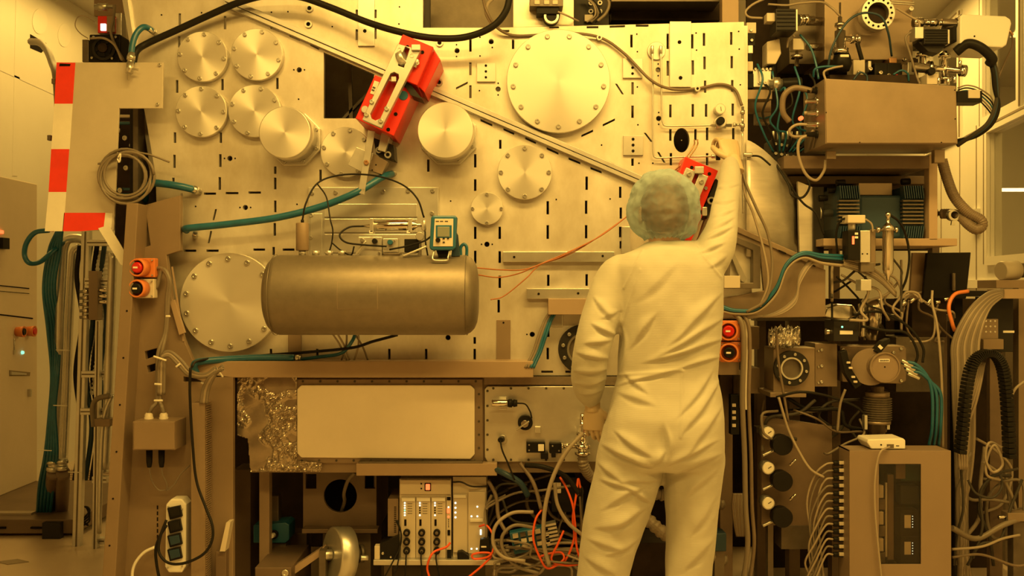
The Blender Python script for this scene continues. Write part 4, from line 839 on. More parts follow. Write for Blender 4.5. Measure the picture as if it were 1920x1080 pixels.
# coil of grey cable
m = MB(); path = []
for i in range(5*28+1):
    t = i/28*2*math.pi; r = 44+5*math.sin(i*.045)+3*math.sin(i*.19)
    path.append(P(235+6*math.sin(i*.05)+r*1.05*math.cos(t), 331+4*math.cos(i*.07)+r*.98*math.sin(t), -.15-.02*math.sin(i*.11)))
co = thing('cable_coil', 'coil of grey cable hanging beside the taped panel', 'cable coil', (235, 378, -.15))
m.tube(path, .0055, 8).build('coil', 'grey_cable', co, fixn=False)
tube('loose_end', [(192, 306, -.15), (184, 307, -.15), (200, 303, -.15), (222, 292, -.16), (250, 286, -.15), (280, 290, -.14), (318, 304, -.12)], .004, 'grey_cable', co, 8); tube('binding', [(221, 296, -.18), (226, 288, -.18), (224, 304, -.18), (220, 298, -.18)], .003, 'tie', co, 6, 4)
# left chamber leg: plate and flange
LY = -.1
lg = thing('chamber_leg', 'broad grey steel leg plate at the left end of the chamber', 'leg', (315, 1180, LY))
poly('web_plate', [(258, 388), (338, 366), (338, 470), (312, 478), (322, 560), (346, 640), (372, 700), (437, 706), (437, 1181), (206, 1181)], LY, .03, 'shade_tinted_grey', lg, .002,
     holes=[[(271, 659), (304, 650), (306, 662), (273, 674)], [(275, 686), (302, 678), (304, 690), (278, 699)], [(266, 412), (275, 409), (282, 460), (264, 466)], [(344, 706), (365, 709), (380, 716), (344, 716)]])
poly('flange', [(237, 381), (259, 381), (210, 1181), (185, 1181)], LY-.1, .16, 'shade_tinted_grey', lg, .003)
for j in range(11):
    y = 625+j*52; x = 236-(y-600)*.06
    poly('weld_tab', [(x, y), (x+6, y), (x+5, y+22), (x-1, y+22)], LY-.004, .004, 'beam_paint', lg)
for j in range(6): dot(lg, 238-j*6.5, 583+j*88, LY-.1, 1.8)
poly('gusset', [(318, 565), (326, 562), (346, 624), (336, 628)], LY-.02, .02, 'beam_paint', lg)
poly('slot_row', [(321, 500), (324, 500), (346, 640), (342, 640)], LY-.003, .003, 'beam_paint', lg)
for j in range(8): box('perforation', 294, 948+j*11, 296.5, 955+j*11, LY-.001, .002, 'hole', lg, 0)
poly('end_wedge', [(424, 980), (432, 979), (422, 1034), (412, 1034)], LY-.05, .05, 'cream_plastic', lg)
box('foot_rail', 404, 1034, 424, 1180, LY-.04, .04, 'brown_paint', lg)
# emergency stops
def estop(name, label, x, y, Y, k=1.0, col='red_button', plate='cream_plastic'):
    t = thing(name, label, 'stop button', (x, y+17*k, Y))
    box('base', x-14*k, y-18*k, x+22*k, y+18*k, Y, .04, plate, t, .003)
    a = P(x, y, Y); r = S(Y)*k
    MB().lathe(a+Vector((0, .0, 0)), a+Vector((-.008, -.045, 0)), [(0, 16*r), (.9, 17*r), (1, 16*r), (1, 14*r), (.2, 13*r)], 28).build('shroud', 'orange_plastic', t)
    b = MB().lathe(a, a+Vector((-.008, -.05, 0)), [(0, 6*r), (.5, 6*r), (.5, 10*r), (.9, 10*r), (1, 8*r)], 24).build('button', col, t)
    q = a+Vector((-.009, -.051, 0)); MB().box((q.x-5*r, q.y, q.z-1.6*r), (q.x+5*r, q.y+.002, q.z+1.6*r)).build('marking', 'paper', b)
    for dx, dy in ((-11, -14), (18, -14), (18, 14)): bolt(t, x+dx*k, y+dy*k, Y, 1.6*k)
    return t
estop('emergency_stop', 'red stop button in orange shroud, upper of the left pair', 268, 502, LY-.06, 1, 'red_button', 'orange_plastic')
estop('emergency_stop', 'black push button in orange shroud under the left red stop button', 267, 541, LY-.06, 1, 'black_plastic')
estop('emergency_stop', 'red stop button in orange shroud right of the person', 1365, 620, -.06, 1.05, 'red_button', 'orange_plastic')
estop('emergency_stop', 'black push button in orange shroud right of the person', 1366, 660, -.06, 1.05, 'black_plastic', 'orange_plastic')
o = box('button_plate', 1346, 676, 1386, 703, -.05, .02, 'box_metal'); tag(o, 'small steel mounting plate under the right push buttons', 'plate')
# junction box with glands and leads
jb = thing('junction_box', 'square grey junction box on the leg plate', 'junction box', (288, 845, LY-.12))
box('box', 249, 790, 328, 844, LY-.13, .13, 'shade_tinted_grey', jb, .002); box('lid', 251, 791.5, 327, 842.5, LY-.136, .006, 'shade_tinted_grey', jb, .001)
for x in (279, 307): cyl('gland', (x, 789, LY-.06), (x, 774, LY-.06), 8.5, 'cream_plastic', jb, 12, [(0, 8.5), (.45, 8.5), (.45, 7.5), (.8, 7.5), (1, 5)])
for x in (280, 303): cyl('plug', (x, 844, LY-.06), (x, 876, LY-.06), 6, 'black_plastic', jb, 12, [(0, 6), (.7, 5.5), (1, 4)])
for i, (g, lab) in enumerate(((279, 'grey cable into the left gland of the junction box'), (307, 'grey cable into the right gland of the junction box'))):
    tube('gland_cable', [(g, 776, LY-.06), (g+(6 if i == 0 else -3), 764, LY-.06), (294+i*6, 750, LY-.05), (295+i*6, 700, LY-.05), (297+i*7, 660, LY-.06), (310+i*2, 620, LY-.04), (313+i*3, 560, LY-.04), (316+i*2, 525, LY-.05), (305, 505, LY-.04), (293, 503+i*38, LY-.03)], .008, 'grey_cable', None, 8, label=lab, cat='cable')
for i in range(3):
    tube('bundled_cable', [(297+i*5, 740, LY-.055), (298+i*5, 690, LY-.06), (303+i*2, 672-i*4, LY-.07), (318+i, 668-i*4, LY-.07), (336+i*2, 686-i*5, LY-.08), (356+i, 704-i*4, LY-.1), (385, 706-i*2, LY-.12), (405, 695-i*3, LY-.12)], .007, ('grey_cable', 'light_cable', 'grey_cable')[i], None, 8, label='grey cable in the tied bundle crossing the leg plate', cat='cable', group='tied cables crossing the leg plate')
    tube('bundled_cable', [(377+i*5, 756, LY-.09), (381+i*5, 730, LY-.1), (391+i*4, 710, LY-.12), (406+i*2, 698-i*2, LY-.13), (418, 692-i*3, LY-.14)], .007, ('grey_cable', 'light_cable', 'grey_cable')[i], None, 8, label='grey cable in the short bundle entering the slotted duct', cat='cable', group='short cables entering the slotted duct')
for i, (a, b) in enumerate((((288, 668), (312, 676)), ((290, 720), (303, 721)), ((289, 751), (305, 751)), ((330, 688), (338, 682)), ((377, 717), (395, 726)), ((405, 690), (418, 707)), ((311, 593), (319, 593)))):
    tie = cyl('cable_tie', (a[0], a[1], LY-.09), (b[0], b[1], LY-.09), 2, 'tie', None, 6)
    tag(tie, ['white cable tie at the dark slot of the leg plate', 'white cable tie midway above the junction box', 'white cable tie just above the junction box glands', 'white cable tie on the drooping grey bundle', 'white cable tie on the bundle above the slotted duct', 'white cable tie at the left end of the long beam', 'white cable tie on the cables under the left push buttons'][i], 'cable tie')
for i, x in enumerate((280, 303)):
    tube('thin_lead', [(x, 874, LY-.06), (x+2, 890, LY-.06), (x+8+i*2, 908, LY-.05), (x+22-i*12, 920, LY-.04), (325, 910, LY-.04), (338, 890, LY-.04), (356, 872, LY-.03)], .003, 'grey_cable', None, 6, label=('thin grey lead from the left plug under the junction box', 'thin grey lead from the right plug under the junction box')[i], cat='cable')
# slotted cable duct
du = thing('cable_duct', 'vertical slotted grey cable duct on the leg plate', 'cable duct', (375, 1170, LY-.08))
box('channel', 358, 756, 384, 1180, LY-.09, .09, 'shade_tinted_grey', du)
for j in range(82):
    y = 758+j*4.2
    inst('tooth', 'tooth', lambda m: m.box((-.009, -.03, -.0025), (.009, .03, .0025)), P(388.5, y, LY-.045), 'shade_tinted_grey', du)
# socket strip
ss = thing('socket_strip', 'white power strip with four black sockets on the leg plate', 'power strip', (331, 1075, LY-.06))
poly('housing', [(320, 936), (341, 936), (349, 946), (348, 1062), (341, 1074), (316, 1074), (309, 1063), (311, 946)], LY-.07, .07, 'white_plastic', ss, .005)
for j in range(4):
    y = 961+j*26
    s_ = poly('socket', [(313, y-8), (337, y-13), (341, y+8), (318, y+14)], LY-.085, .016, 'black_plastic', ss, .002); poly('flap', [(316, y-6), (335, y-10), (338, y+5), (320, y+10)], LY-.09, .006, ('black_plastic', 'black_rubber', 'teal_dark', 'teal_dark')[j], s_, .002)
for x, y in ((316, 950), (342, 954), (315, 1064), (342, 1060)): bolt(ss, x, y, LY-.07, 1.6)
tube('power_cable', [(357, 690, LY-.15), (356, 740, LY-.14), (361, 830, LY-.13), (368, 900, LY-.12), (385, 950, LY-.14), (398, 985, LY-.16), (397, 1015, LY-.17), (380, 1040, LY-.17), (345, 1056, LY-.16), (315, 1055, LY-.15), (298, 1035, LY-.14), (301, 1005, LY-.13), (312, 975, LY-.12)], .0055, 'black_rubber', None, 8, label='long black power cable looping down to the socket strip', cat='cable')
tube('power_cable', [(360, 688, LY-.15), (368, 678, LY-.06), (400, 672, -.1), (440, 670, -.08)], .0055, 'black_rubber', None, 8, label='black cable leading over the left end of the long beam', cat='cable')
tube('power_cable', [(312, 985, LY-.12), (300, 1005, LY-.12), (292, 1030, LY-.12), (294, 1060, LY-.12), (300, 1090, LY-.12)], .006, 'black_rubber', None, 8, label='black cable hanging left of the socket strip', cat='cable')
tube('power_cable', [(290, 1026, LY-.05), (270, 1036, LY-.05), (254, 1055, LY-.05), (248, 1075, LY-.05), (250, 1095, LY-.05)], .006, 'white_plastic', None, 8, label='white cable curving down the leg plate', cat='cable')
# ------------------------------------------------------------------ top of the chamber
tb_ = thing('upper_module', 'equipment module rising behind the top edge of the chamber', 'module', (1090, 50, .3))
box('rear_plate', 790, -80, 1000, 60, .3, .02, 'dark_steel', tb_); box('edge_post', 795, -80, 806, 55, .02, .05, 'black_metal', tb_)
box('light_plate', 962, -80, 1076, 52, .02, .03, 'plate_steel', tb_); box('slot_box', 1140, -80, 1352, 60, .35, .03, 'black_metal', tb_)
box('tray', 1146, -8, 1350, 3, .1, .2, 'dark_steel', tb_); box('tray', 1146, 8, 1350, 38, .25, .05, 'dark_interior', tb_); box('post', 1354, -80, 1385, 42, .04, .05, 'beam_paint', tb_)
box('cable_bay', 1076, -80, 1142, 50, .2, .03, 'black_metal', tb_)
for x, y in ((1108, 5), (1108, 21), (1125, 5), (1125, 21)): ring('grommet', x, y, 4.5, 2.2, .19, .012, 'white_plastic', tb_, 16)
box('tab', 1096, 27, 1112, 40, .18, .02, 'cream_plastic', tb_)
vc = thing('viewing_camera', 'small black camera head over the top edge of the chamber', 'camera', (1025, 35, -.02))
box('body', 993, -5, 1056, 12, -.05, .07, 'dark_steel', vc); box('body', 1006, 12, 1048, 26, -.04, .06, 'black_plastic', vc); disc('lens', 1034, 27, 16, -.03, .05, 'black_plastic', vc, 28); ring('lens_ring', 1034, 30, 14, 10, -.035, .02, 'satin_steel', vc, 28)
for x in (1002, 1020, 1036): box('clip', x, 0, x+10, 8, -.055, .01, 'cream_plastic', vc)
tube('module_lead', [(1046, 22, -.04), (1065, 30, -.03), (1085, 40, .02)], .004, 'light_cable', label='pale lead from the black camera head', cat='cable')
for i in range(3): tube('module_lead', [(1092+i*4, -8, .15), (1112+i*3, 8, .14), (1116+i*5, 28, .14), (1100+i*8, 42, .15)], .004, ('light_cable', 'grey_cable', 'black_rubber')[i], label=('pale lead curving down in the dark cable bay', 'grey lead curving down in the dark cable bay', 'black lead curving down in the dark cable bay')[i], cat='cable')
tube('module_lead', [(930, -8, .02), (914, 8, -.01), (912, 25, -.02), (924, 48, -.02)], .008, 'light_cable', label='thick pale lead looping into the opening at the top', cat='cable')
tube('module_lead', [(1130, -10, .1), (1142, 5, .1), (1136, 25, .1), (1120, 40, .1)], .007, 'grey_cable', label='thick grey lead at the edge of the dark cable bay', cat='cable')
# ------------------------------------------------------------------ right end of the chamber: curved guard and brackets
cg = thing('curved_guard', 'curved bare steel guard at the right end of the chamber', 'guard', (1460, 596, .1))
m = MB(); rows = []
for i in range(17):
    t = i/16; a = t*1.25
    x = 1400+95*math.sin(a)/math.sin(1.25); Yc = -.02+.32*(1-math.cos(a))
    rows.append((x, Yc))
vsx = []; fsx = []
for i, (x, Yc) in enumerate(rows):
    t = i/16; top = 262+ (110*t**1.3); 
    vsx += [P(x, top, Yc), P(x, 480+26*t, Yc)]
for i in range(16): fsx.append((2*i, 2*i+1, 2*i+3, 2*i+2))
o = m.add(vsx, fsx, True).build('curved_sheet', 'brushed_steel', cg); sd = o.modifiers.new('solid', 'SOLIDIFY'); sd.thickness = .006
poly('lower_sheet', [(1372, 428), (1548, 506), (1548, 594), (1350, 597), (1350, 560), (1432, 545), (1425, 470), (1372, 445)], -.02, .02, 'box_metal', cg, .002)
poly('edge_bar', [(1372, 420), (1545, 496), (1545, 506), (1372, 431)], -.03, .03, 'box_metal', cg, .002)
poly('side_strip', [(1496, 340), (1526, 352), (1524, 500), (1500, 492)], .12, .02, 'brushed_steel', cg)
for x, y in ((1460, 468), (1485, 479), (1515, 492)): poly('slot', [(x, y), (x+14, y+6), (x+14, y+9), (x, y+3)], -.032, .003, 'hole', cg)
bkt = poly('open_bracket', [(1366, 437), (1426, 462), (1426, 541), (1362, 541)], -.05, .05, 'dark_steel', None, .002, holes=[[(1372, 452), (1412, 469), (1412, 530), (1368, 530)]]); tag(bkt, 'dark open bracket frame beside the right sleeve', 'bracket')
o = poly('brace_rod', [(1366, 468), (1372, 466), (1400, 522), (1396, 530), (1390, 527)], -.03, .02, 'bolt'); tag(o, 'slanted steel brace rod inside the open bracket frame', 'rod')
o = box('pale_block', 1358, 517, 1388, 540, -.1, .08, 'cream_plastic'); tag(o, 'small pale block under the right sleeve', 'block')
for i in range(4):
    tube('hung_hose', [(1352, 574+i*3, -.06), (1380, 582+i*2, -.07), (1420, 578+i*2, -.08), (1455, 540+i*4, -.1), (1475, 495+i*3, -.1), (1505, 474+i*3, -.1), (1540, 478+i*5, -.08), (1580, 480+i*6, -.05)], .007, ('teal_hose', 'teal_hose', 'black_rubber', 'light_cable')[i], None, 8,
        label=('upper teal hose swinging across the curved guard', 'lower teal hose swinging across the curved guard', 'black hose swinging across the curved guard', 'pale cable swinging across the curved guard')[i], cat='hose')
for i in range(5):
    tube('hung_cable', [(1390, 590+i*2, -.05), (1450, 592-i, -.07), (1490, 570-i*3, -.08), (1500, 530-i*4, -.08), (1530, 490-i*2, -.07), (1580, 486+i*3, -.05), (1640, 505+i*4, -.05), (1680, 548+i*2, -.02)], .0045, ('light_cable', 'grey_cable', 'light_cable', 'light_cable', 'grey_cable')[i], None, 7,
        label='pale cable in the fan of cables right of the curved guard', cat='cable', group='fan of pale cables right of the curved guard')
tube('hung_cable', [(1392, 300, -.05), (1396, 360, -.08), (1412, 400, -.09), (1432, 470, -.1), (1440, 530, -.1), (1425, 575, -.09)], .005, 'light_cable', None, 7, label='thin pale cable hanging over the curved guard', cat='cable')
# vertical conduits right of the person
for i, (x, r, m_) in enumerate(((1392, .011, 'grey_cable'), (1404, .008, 'hose_brown'))):
    tube('conduit', [(x-18, 585, -.05), (x-2, 605, -.07), (x+2, 650, -.08), (x, 750, -.08), (x+4, 850, -.08), (x+6, 950, -.08), (x+10, 1020, -.08), (x+2, 1090, -.08)], r, m_, None, 10, label=('thick grey conduit falling beside the right push buttons', 'thin brown conduit falling beside the right push buttons')[i], cat='hose')
for i in range(7):
    tube('bundled_cable', [(1376+i*3, 925, .1), (1374+i*3.3, 950, .1), (1378+i*2.6, 985, .12), (1382+i*2, 1005, .14)], .006, ('hose_brown', 'grey_cable')[i % 2], None, 6, label='brown cable in the folded bundle behind the right trouser leg', cat='cable', group='folded brown cables by the right trouser leg')
# ------------------------------------------------------------------ right equipment frame
ef = thing('equipment_rack', 'dark steel equipment frame crowded with vacuum parts at the right', 'frame', (1650, 1120, .6))
MB().box((P(1418, 0, .9).x, .9, 0), (P(1880, 0, .9).x, .93, P(0, 560, .9).z)).build('backboard', 'dark_interior', ef)
for x in (1420, 1560, 1760): MB().box((P(x, 0, .5).x, .5, 0), (P(x+16, 0, .5).x, .56, P(0, 590, .5).z)).build('upright', 'brown_paint', ef)
box('cross_bar', 1418, 590, 1790, 602, .4, .1, 'dark_steel', ef); box('cross_bar', 1418, 800, 1600, 812, .4, .05, 'dark_steel', ef)
MB().box((P(1790, 0, .55).x, .55, 0), (P(1805, 0, .55).x, .6, P(0, 545, .55).z)).build('upright', 'black_metal', ef)
box('cross_bar', 1700, 545, 1930, 556, .45, .08, 'black_metal', ef)
uf = thing('carrier_rack', 'brown steel carrier frame under the big grey electronics box', 'frame', (1620, 470, .2))
box('carrier', 1470, 292, 1742, 316, .0, .35, 'brown_paint', uf); box('back_panel', 1500, 316, 1742, 470, .4, .02, 'dark_interior', uf); box('upright', 1742, 290, 1758, 450, .0, .05, 'beam_paint', uf)
box('upright', 1526, 350, 1545, 540, .1, .04, 'black_metal', uf); box('carrier', 1480, 330, 1742, 345, .2, .15, 'brown_paint', uf)
box('back_panel', 1400, -40, 1560, 300, .55, .02, 'dark_interior', uf); MB().box((P(1480, 0, .45).x, .45, 0), (P(1500, 0, .45).x, .52, P(0, 292, .45).z)).build('upright', 'brown_paint', uf)
box('tab', 1550, 283, 1568, 298, -.1, .02, 'box_metal', uf); box('tab', 1752, 280, 1772, 305, -.1, .03, 'box_metal', uf)
# big electronics box
eb = thing('electronics_box', 'big plain grey electronics box at the upper right', 'electronics box', (1670, 285, -.05))
BT = [(1546, 147), (1793, 161), (1796, 270), (1548, 270)]
poly('case', BT, -.2, .28, 'box_metal', eb, .003); poly('front_lid', [(1548, 149.5), (1791, 163), (1794, 268), (1550, 268)], -.205, .006, 'box_metal', eb, .001)
for x, y in ((1549, 211), (1790, 169), (1791, 223), (1612, 267), (1765, 267)): dot(eb, x, y, -.205, 1.2)
for j, (y, m_) in enumerate(((170, 'black_plastic'), (190, 'chrome'), (212, 'chrome'), (234, 'chrome'), (252, 'black_plastic'))):
    q = P(1536, y, -.1); MB().lathe(q, q-Vector((.05, 0, 0)), [(0, .016), (.3, .016), (.3, .011), (1, .009)], 14).build('connector', m_, eb)
for j, (y0, pts) in enumerate(((170, [(1522, 170), (1490, 165), (1470, 180), (1468, 210), (1480, 228)]), (190, [(1520, 190), (1510, 192)]), (212, [(1520, 212), (1508, 212)]), (234, [(1520, 234), (1494, 234), (1480, 245), (1488, 256), (1515, 254), (1525, 245)]), (252, [(1522, 252), (1500, 262), (1497, 290), (1510, 325), (1530, 338), (1545, 320), (1548, 300)]))):
    tube('box_lead', [(x, y, -.1+.01*i) for i, (x, y) in enumerate(pts)], (.012, .008, .008, .006, .006)[j], ('hose_brown', 'light_cable', 'light_cable', 'light_cable', 'light_cable')[j], None, 8, label=('thick brown lead at the top connector of the grey box', 'pale lead at the second connector of the grey box', 'pale lead at the third connector of the grey box', 'pale lead looping at the fourth connector of the grey box', 'pale lead drooping below the lowest connector of the grey box')[j], cat='cable')
o = disc('status_lamp', 1503, 221, 4, -.05, .02, 'led_red', None, 14); tag(o, 'tiny glowing red lamp left of the grey electronics box', 'lamp')
# process chamber at top right
pc = thing('side_chamber', 'tall steel side chamber with a round viewport at the top right', 'chamber', (1630, 112, .35))
box('body', 1546, -80, 1711, 112, .2, .3, 'box_metal', pc); box('body', 1480, -80, 1546, 120, .32, .2, 'dark_steel', pc)
vp = ring('viewport_flange', 1647, 24, 31, 20, .1, .05, 'satin_steel', pc, 48); cyl('viewport_neck', (1647, 24, .15), (1647, 26, .2), 26, 'satin_steel', pc, 32); disc('viewport_glass', 1647, 24, 20, .135, .01, 'dark_interior', vp, 32)
for kx in range(16): dot(vp, 1647+25.5*math.cos(kx*.3927), 24+25.5*math.sin(kx*.3927), .1, 2.2)
cyl('side_port', (1510, 40, .2), (1546, 40, .25), 8, 'chrome', pc, 20); cyl('side_port', (1515, 88, .2), (1546, 88, .25), 7, 'chrome', pc, 20); 
for y in (5, 9): cyl('rod', (1670, y-3, .1), (1714, y, .1), 1.5, 'bolt', pc, 8)
bolt(pc, 1708, 17, .18, 5)
def stack(name, label, cat, a, b, prof_, mat='chrome', seg=20, extra=()):
    t = thing(name, label, cat, b); cyl('body', a, b, 1, mat, t, seg, prof_)
    for e in extra: cyl('arm', *e, t, 16)
    return t
st = stack('angle_valve', 'upright chrome angle valve in front of the side chamber', 'valve', (1575, 5, .08), (1575, 102, .08), [(0, 2), (.28, 2), (.28, 4), (.4, 4), (.4, 10), (.46, 10), (.46, 6), (.55, 6), (.55, 10), (.85, 10), (.85, 11), (.9, 11), (.9, 16), (1, 16)], 'chrome', 24)
cyl('side_arm', (1583, 72, .08), (1612, 74, .08), 7, 'chrome', st, 16, [(0, 5), (.4, 5), (.4, 9), (.6, 9), (.6, 6), (.8, 6), (.8, 9), (1, 9)]); cyl('base', (1578, 102, .08), (1580, 134, .08), 16, 'black_plastic', st, 24, [(0, 14), (.2, 16), (.6, 18), (1, 12)]); cyl('nipple', (1607, 80, .05), (1616, 112, .05), 4, 'black_plastic', st, 10)
box('label', 1576, 102, 1592, 107, .04, .01, 'paper', st)
def motor(label, x0, y0, x1, y1, Y, d=.1):
    t = thing('stepper_motor', label, 'motor', ((x0+x1)/2, y1, Y))
    box('body', x0, y0, x1, y1, Y, d, 'black_metal', t, .003)
    n = 6
    for i in range(n): yy = y0+(y1-y0)*(i+.5)/n; box('cooling_rib', x0+2, yy-1, x1-2, yy+1, Y-.004, .005, 'black_rubber', t, 0)
    box('end_cap', x1-1, y0+1, x1+3, y1-1, Y+.005, d-.01, 'alu', t)
    return t
m1 = motor('black ribbed motor at the top left of the side chamber', 1455, 16, 1493, 59, 0)
cyl('coupling', (1496, 38, .04), (1526, 36, .06), 10, 'chrome', m1, 20, [(0, 11), (.15, 11), (.15, 7), (.35, 7), (.35, 10), (.6, 10), (.6, 6), (1, 6)]); box('plug', 1438, 24, 1455, 40, .02, .05, 'cream_plastic', m1)
m2 = motor('dark ribbed motor right of the round viewport', 1733, 54, 1778, 83, 0, .12)
cyl('coupling', (1712, 42, .06), (1800, 44, .06), 10, 'chrome', m2, 20, [(0, 9), (.2, 9), (.2, 5), (.35, 5), (.35, 7), (.5, 7), (.5, 5), (.6, 5), (.6, 8), (.9, 8), (.9, 11), (1, 11)]); box('plug', 1716, 50, 1732, 72, .0, .06, 'satin_steel', m2); poly('bracket', [(1722, 78), (1776, 82), (1760, 100), (1740, 96)], .02, .06, 'black_metal', m2)
wb_ = thing('ion_gauge_box', 'white rounded controller box sticking out at the upper right', 'controller', (1850, 88, .1))
poly('case', [(1805, 26), (1886, 30), (1895, 36), (1897, 44), (1888, 84), (1880, 89), (1805, 86), (1800, 80), (1800, 32)], .02, .2, 'white_plastic', wb_, .006); poly('end', [(1788, 38), (1803, 26), (1803, 84), (1788, 74)], .05, .12, 'black_plastic', wb_); dot(wb_, 1827, 68, .02, 1.6); cyl('cable_exit', (1893, 58, .1), (1899, 66, .1), 2.5, 'copper', wb_, 8)
tube('box_lead', [(1897, 62, .1), (1898, 85, .12), (1885, 115, .14), (1870, 150, .15)], .004, 'hose_brown', None, 7, label='thin brown lead hanging from the white controller box', cat='cable')
cr_ = thing('cross_pipe', 'chrome cross-shaped vacuum pipe above the grey electronics box', 'pipe', (1770, 158, .1))
cyl('run', (1712, 126, .1), (1810, 133, .1), 9, 'chrome', cr_, 24, [(0, 9), (.28, 9), (.28, 14), (.34, 14), (.34, 9), (.45, 6), (.9, 6), (.9, 11), (1, 11)])
cyl('branch', (1771, 96, .1), (1771, 158, .1), 8, 'chrome', cr_, 20, [(0, 4), (.1, 11), (.2, 11), (.2, 6), (.8, 6), (.8, 12), (.9, 12), (.9, 8), (1, 8)]); cyl('branch', (1730, 100, .1), (1730, 126, .1), 8, 'chrome', cr_, 20, [(0, 12), (.3, 12), (.3, 6), (1, 6)])
box('base_block', 1738, 138, 1760, 158, .06, .1, 'cream_plastic', cr_); disc('clamp_knob', 1748, 133, 7, .04, .03, 'black_plastic', cr_, 16)
for i, (x, y) in enumerate(((1800, 120), (1805, 134), (1760, 152), (1778, 154), (1790, 150))): cyl('bolt_stud', (x, y-6, .06), (x, y+5, .06), 3, 'chrome', cr_, 10)
hk = tube('thick_hose', [(1792, 98, .05), (1815, 82, .02), (1840, 90, 0), (1860, 110, 0), (1855, 120, .02)], .02, 'black_rubber', None, 12, label='short thick black hose below the white controller box', cat='hose')
for i in range(4):
    tube('thick_hose', [(1855+i*2, 110, .02), (1862+i*2, 135, .02), (1865+i*2, 165, .03), (1872-i*2, 200, .04), (1860-i*3, 232, .06), (1830-i*3, 255, .1), (1795, 264+i*3, .15)], .009, ('black_rubber', 'black_rubber', 'teal_dark', 'dark_cable')[i], None, 8, label='dark hose in the bundle curving around the right of the grey box', cat='hose', group='dark hose bundle right of the grey box')
o = thing('relay_unit', 'small black relay with pale label right of the grey box', 'relay', (1820, 193, .05)); box('body', 1795, 170, 1842, 192, .06, .08, 'black_plastic', o); box('label', 1816, 168, 1838, 184, .055, .01, 'cream_plastic', o)
for i in range(5): tube('bay_lead', [(1795, 165+i*4, .1), (1815, 160+i*5, .08), (1840, 168+i*6, .08), (1862, 190+i*8, .1), (1850, 230+i*3, .12), (1800, 262+i*2, .15)], .003, ('light_cable', 'black_rubber', 'teal_hose', 'light_cable', 'black_rubber')[i], None, 6, label='thin lead looping right of the small black relay', cat='cable', group='thin leads looping right of the relay')
# pneumatics between chamber and grey box
vm = thing('valve_manifold', 'dark valve manifold with rows of fittings left of the grey box', 'manifold', (1470, 320, .1))
box('block', 1446, 262, 1504, 318, .1, .12, 'black_metal', vm)
for j in range(5):
    for i in range(3): bolt(vm, 1454+j*11, 270+i*18+j*2, .1, 3.2)
for j in range(6): cyl('fitting', (1450+j*9, 262, .14), (1450+j*9, 246, .14), 3, 'bolt', vm, 10)
gr = thing('gripper_unit', 'cream and black clamp unit at the right edge of the chamber top', 'clamp', (1412, 140, .05))
for x0, y0, x1, y1, m_ in ((1400, 42, 1418, 62, 'cream_plastic'), (1400, 62, 1416, 86, 'black_plastic'), (1402, 84, 1412, 100, 'satin_steel'), (1400, 100, 1410, 115, 'black_plastic'), (1401, 115, 1412, 133, 'cream_plastic'), (1400, 138, 1414, 165, 'black_plastic'), (1400, 168, 1448, 186, 'box_metal'), (1412, 130, 1446, 163, 'satin_steel')):
    box('segment', x0, y0, x1, y1, .05, .07, m_, gr)
for j in range(5): bolt(gr, 1416+j*7, 130, .05, 2.6)
for x, y in ((1408, 57), (1409, 76), (1424, 156), (1434, 156)): bolt(gr, x, y, .05, 3)
box('rail', 1400, 188, 1446, 210, .2, .05, 'beam_paint', gr); box('rail', 1418, 210, 1446, 232, .2, .05, 'box_metal', gr); tube('link', [(1422, 220, .18), (1432, 222, .18), (1446, 218, .18)], .004, 'teal_hose', gr, 6)
sv = thing('solenoid_valve', 'small pale solenoid valve left of the upright angle valve', 'valve', (1500, 115, .1)); box('coil', 1487, 72, 1508, 93, .1, .05, 'cream_plastic', sv); cyl('stem', (1494, 94, .12), (1494, 125, .12), 5, 'chrome', sv, 14, [(0, 3), (.3, 3), (.3, 11), (.5, 11), (.5, 4), (1, 4)])
sv = thing('solenoid_valve', 'shiny cream actuator left of the solenoid valve', 'actuator', (1450, 120, .1)); poly('body', [(1438, 78), (1462, 72), (1465, 100), (1455, 120), (1438, 120)], .1, .08, 'cream_plastic', sv, .004); cyl('cap', (1446, 120, .14), (1446, 145, .14), 9, 'black_plastic', sv, 16)
rg = thing('rotary_feedthrough', 'dark cylindrical rotary drive left of the grey box', 'drive', (1470, 175, .05)); cyl('drum', (1440, 158, .05), (1466, 158, .05), 12, 'bolt', rg, 24, [(0, 9), (.3, 9), (.3, 13), (.8, 13), (.8, 10), (1, 10)]); cyl('barrel', (1466, 158, .05), (1502, 156, .05), 11, 'black_plastic', rg, 24)
for i in range(9):
    x = 1420+i*14
    tube('air_line', [(x, 120+(i*37) % 60, .05), (x+10, 150+(i*23) % 50, .02), (x-4, 200+(i*13) % 40, .04), (x+12, 250, .06), (1450+i*6, 285, .1)], .0045, ('teal_hose', 'black_rubber', 'teal_hose')[i % 3], None, 7, label='thin air line in the thicket left of the grey box', cat='air line', group='thin air lines left of the grey box')
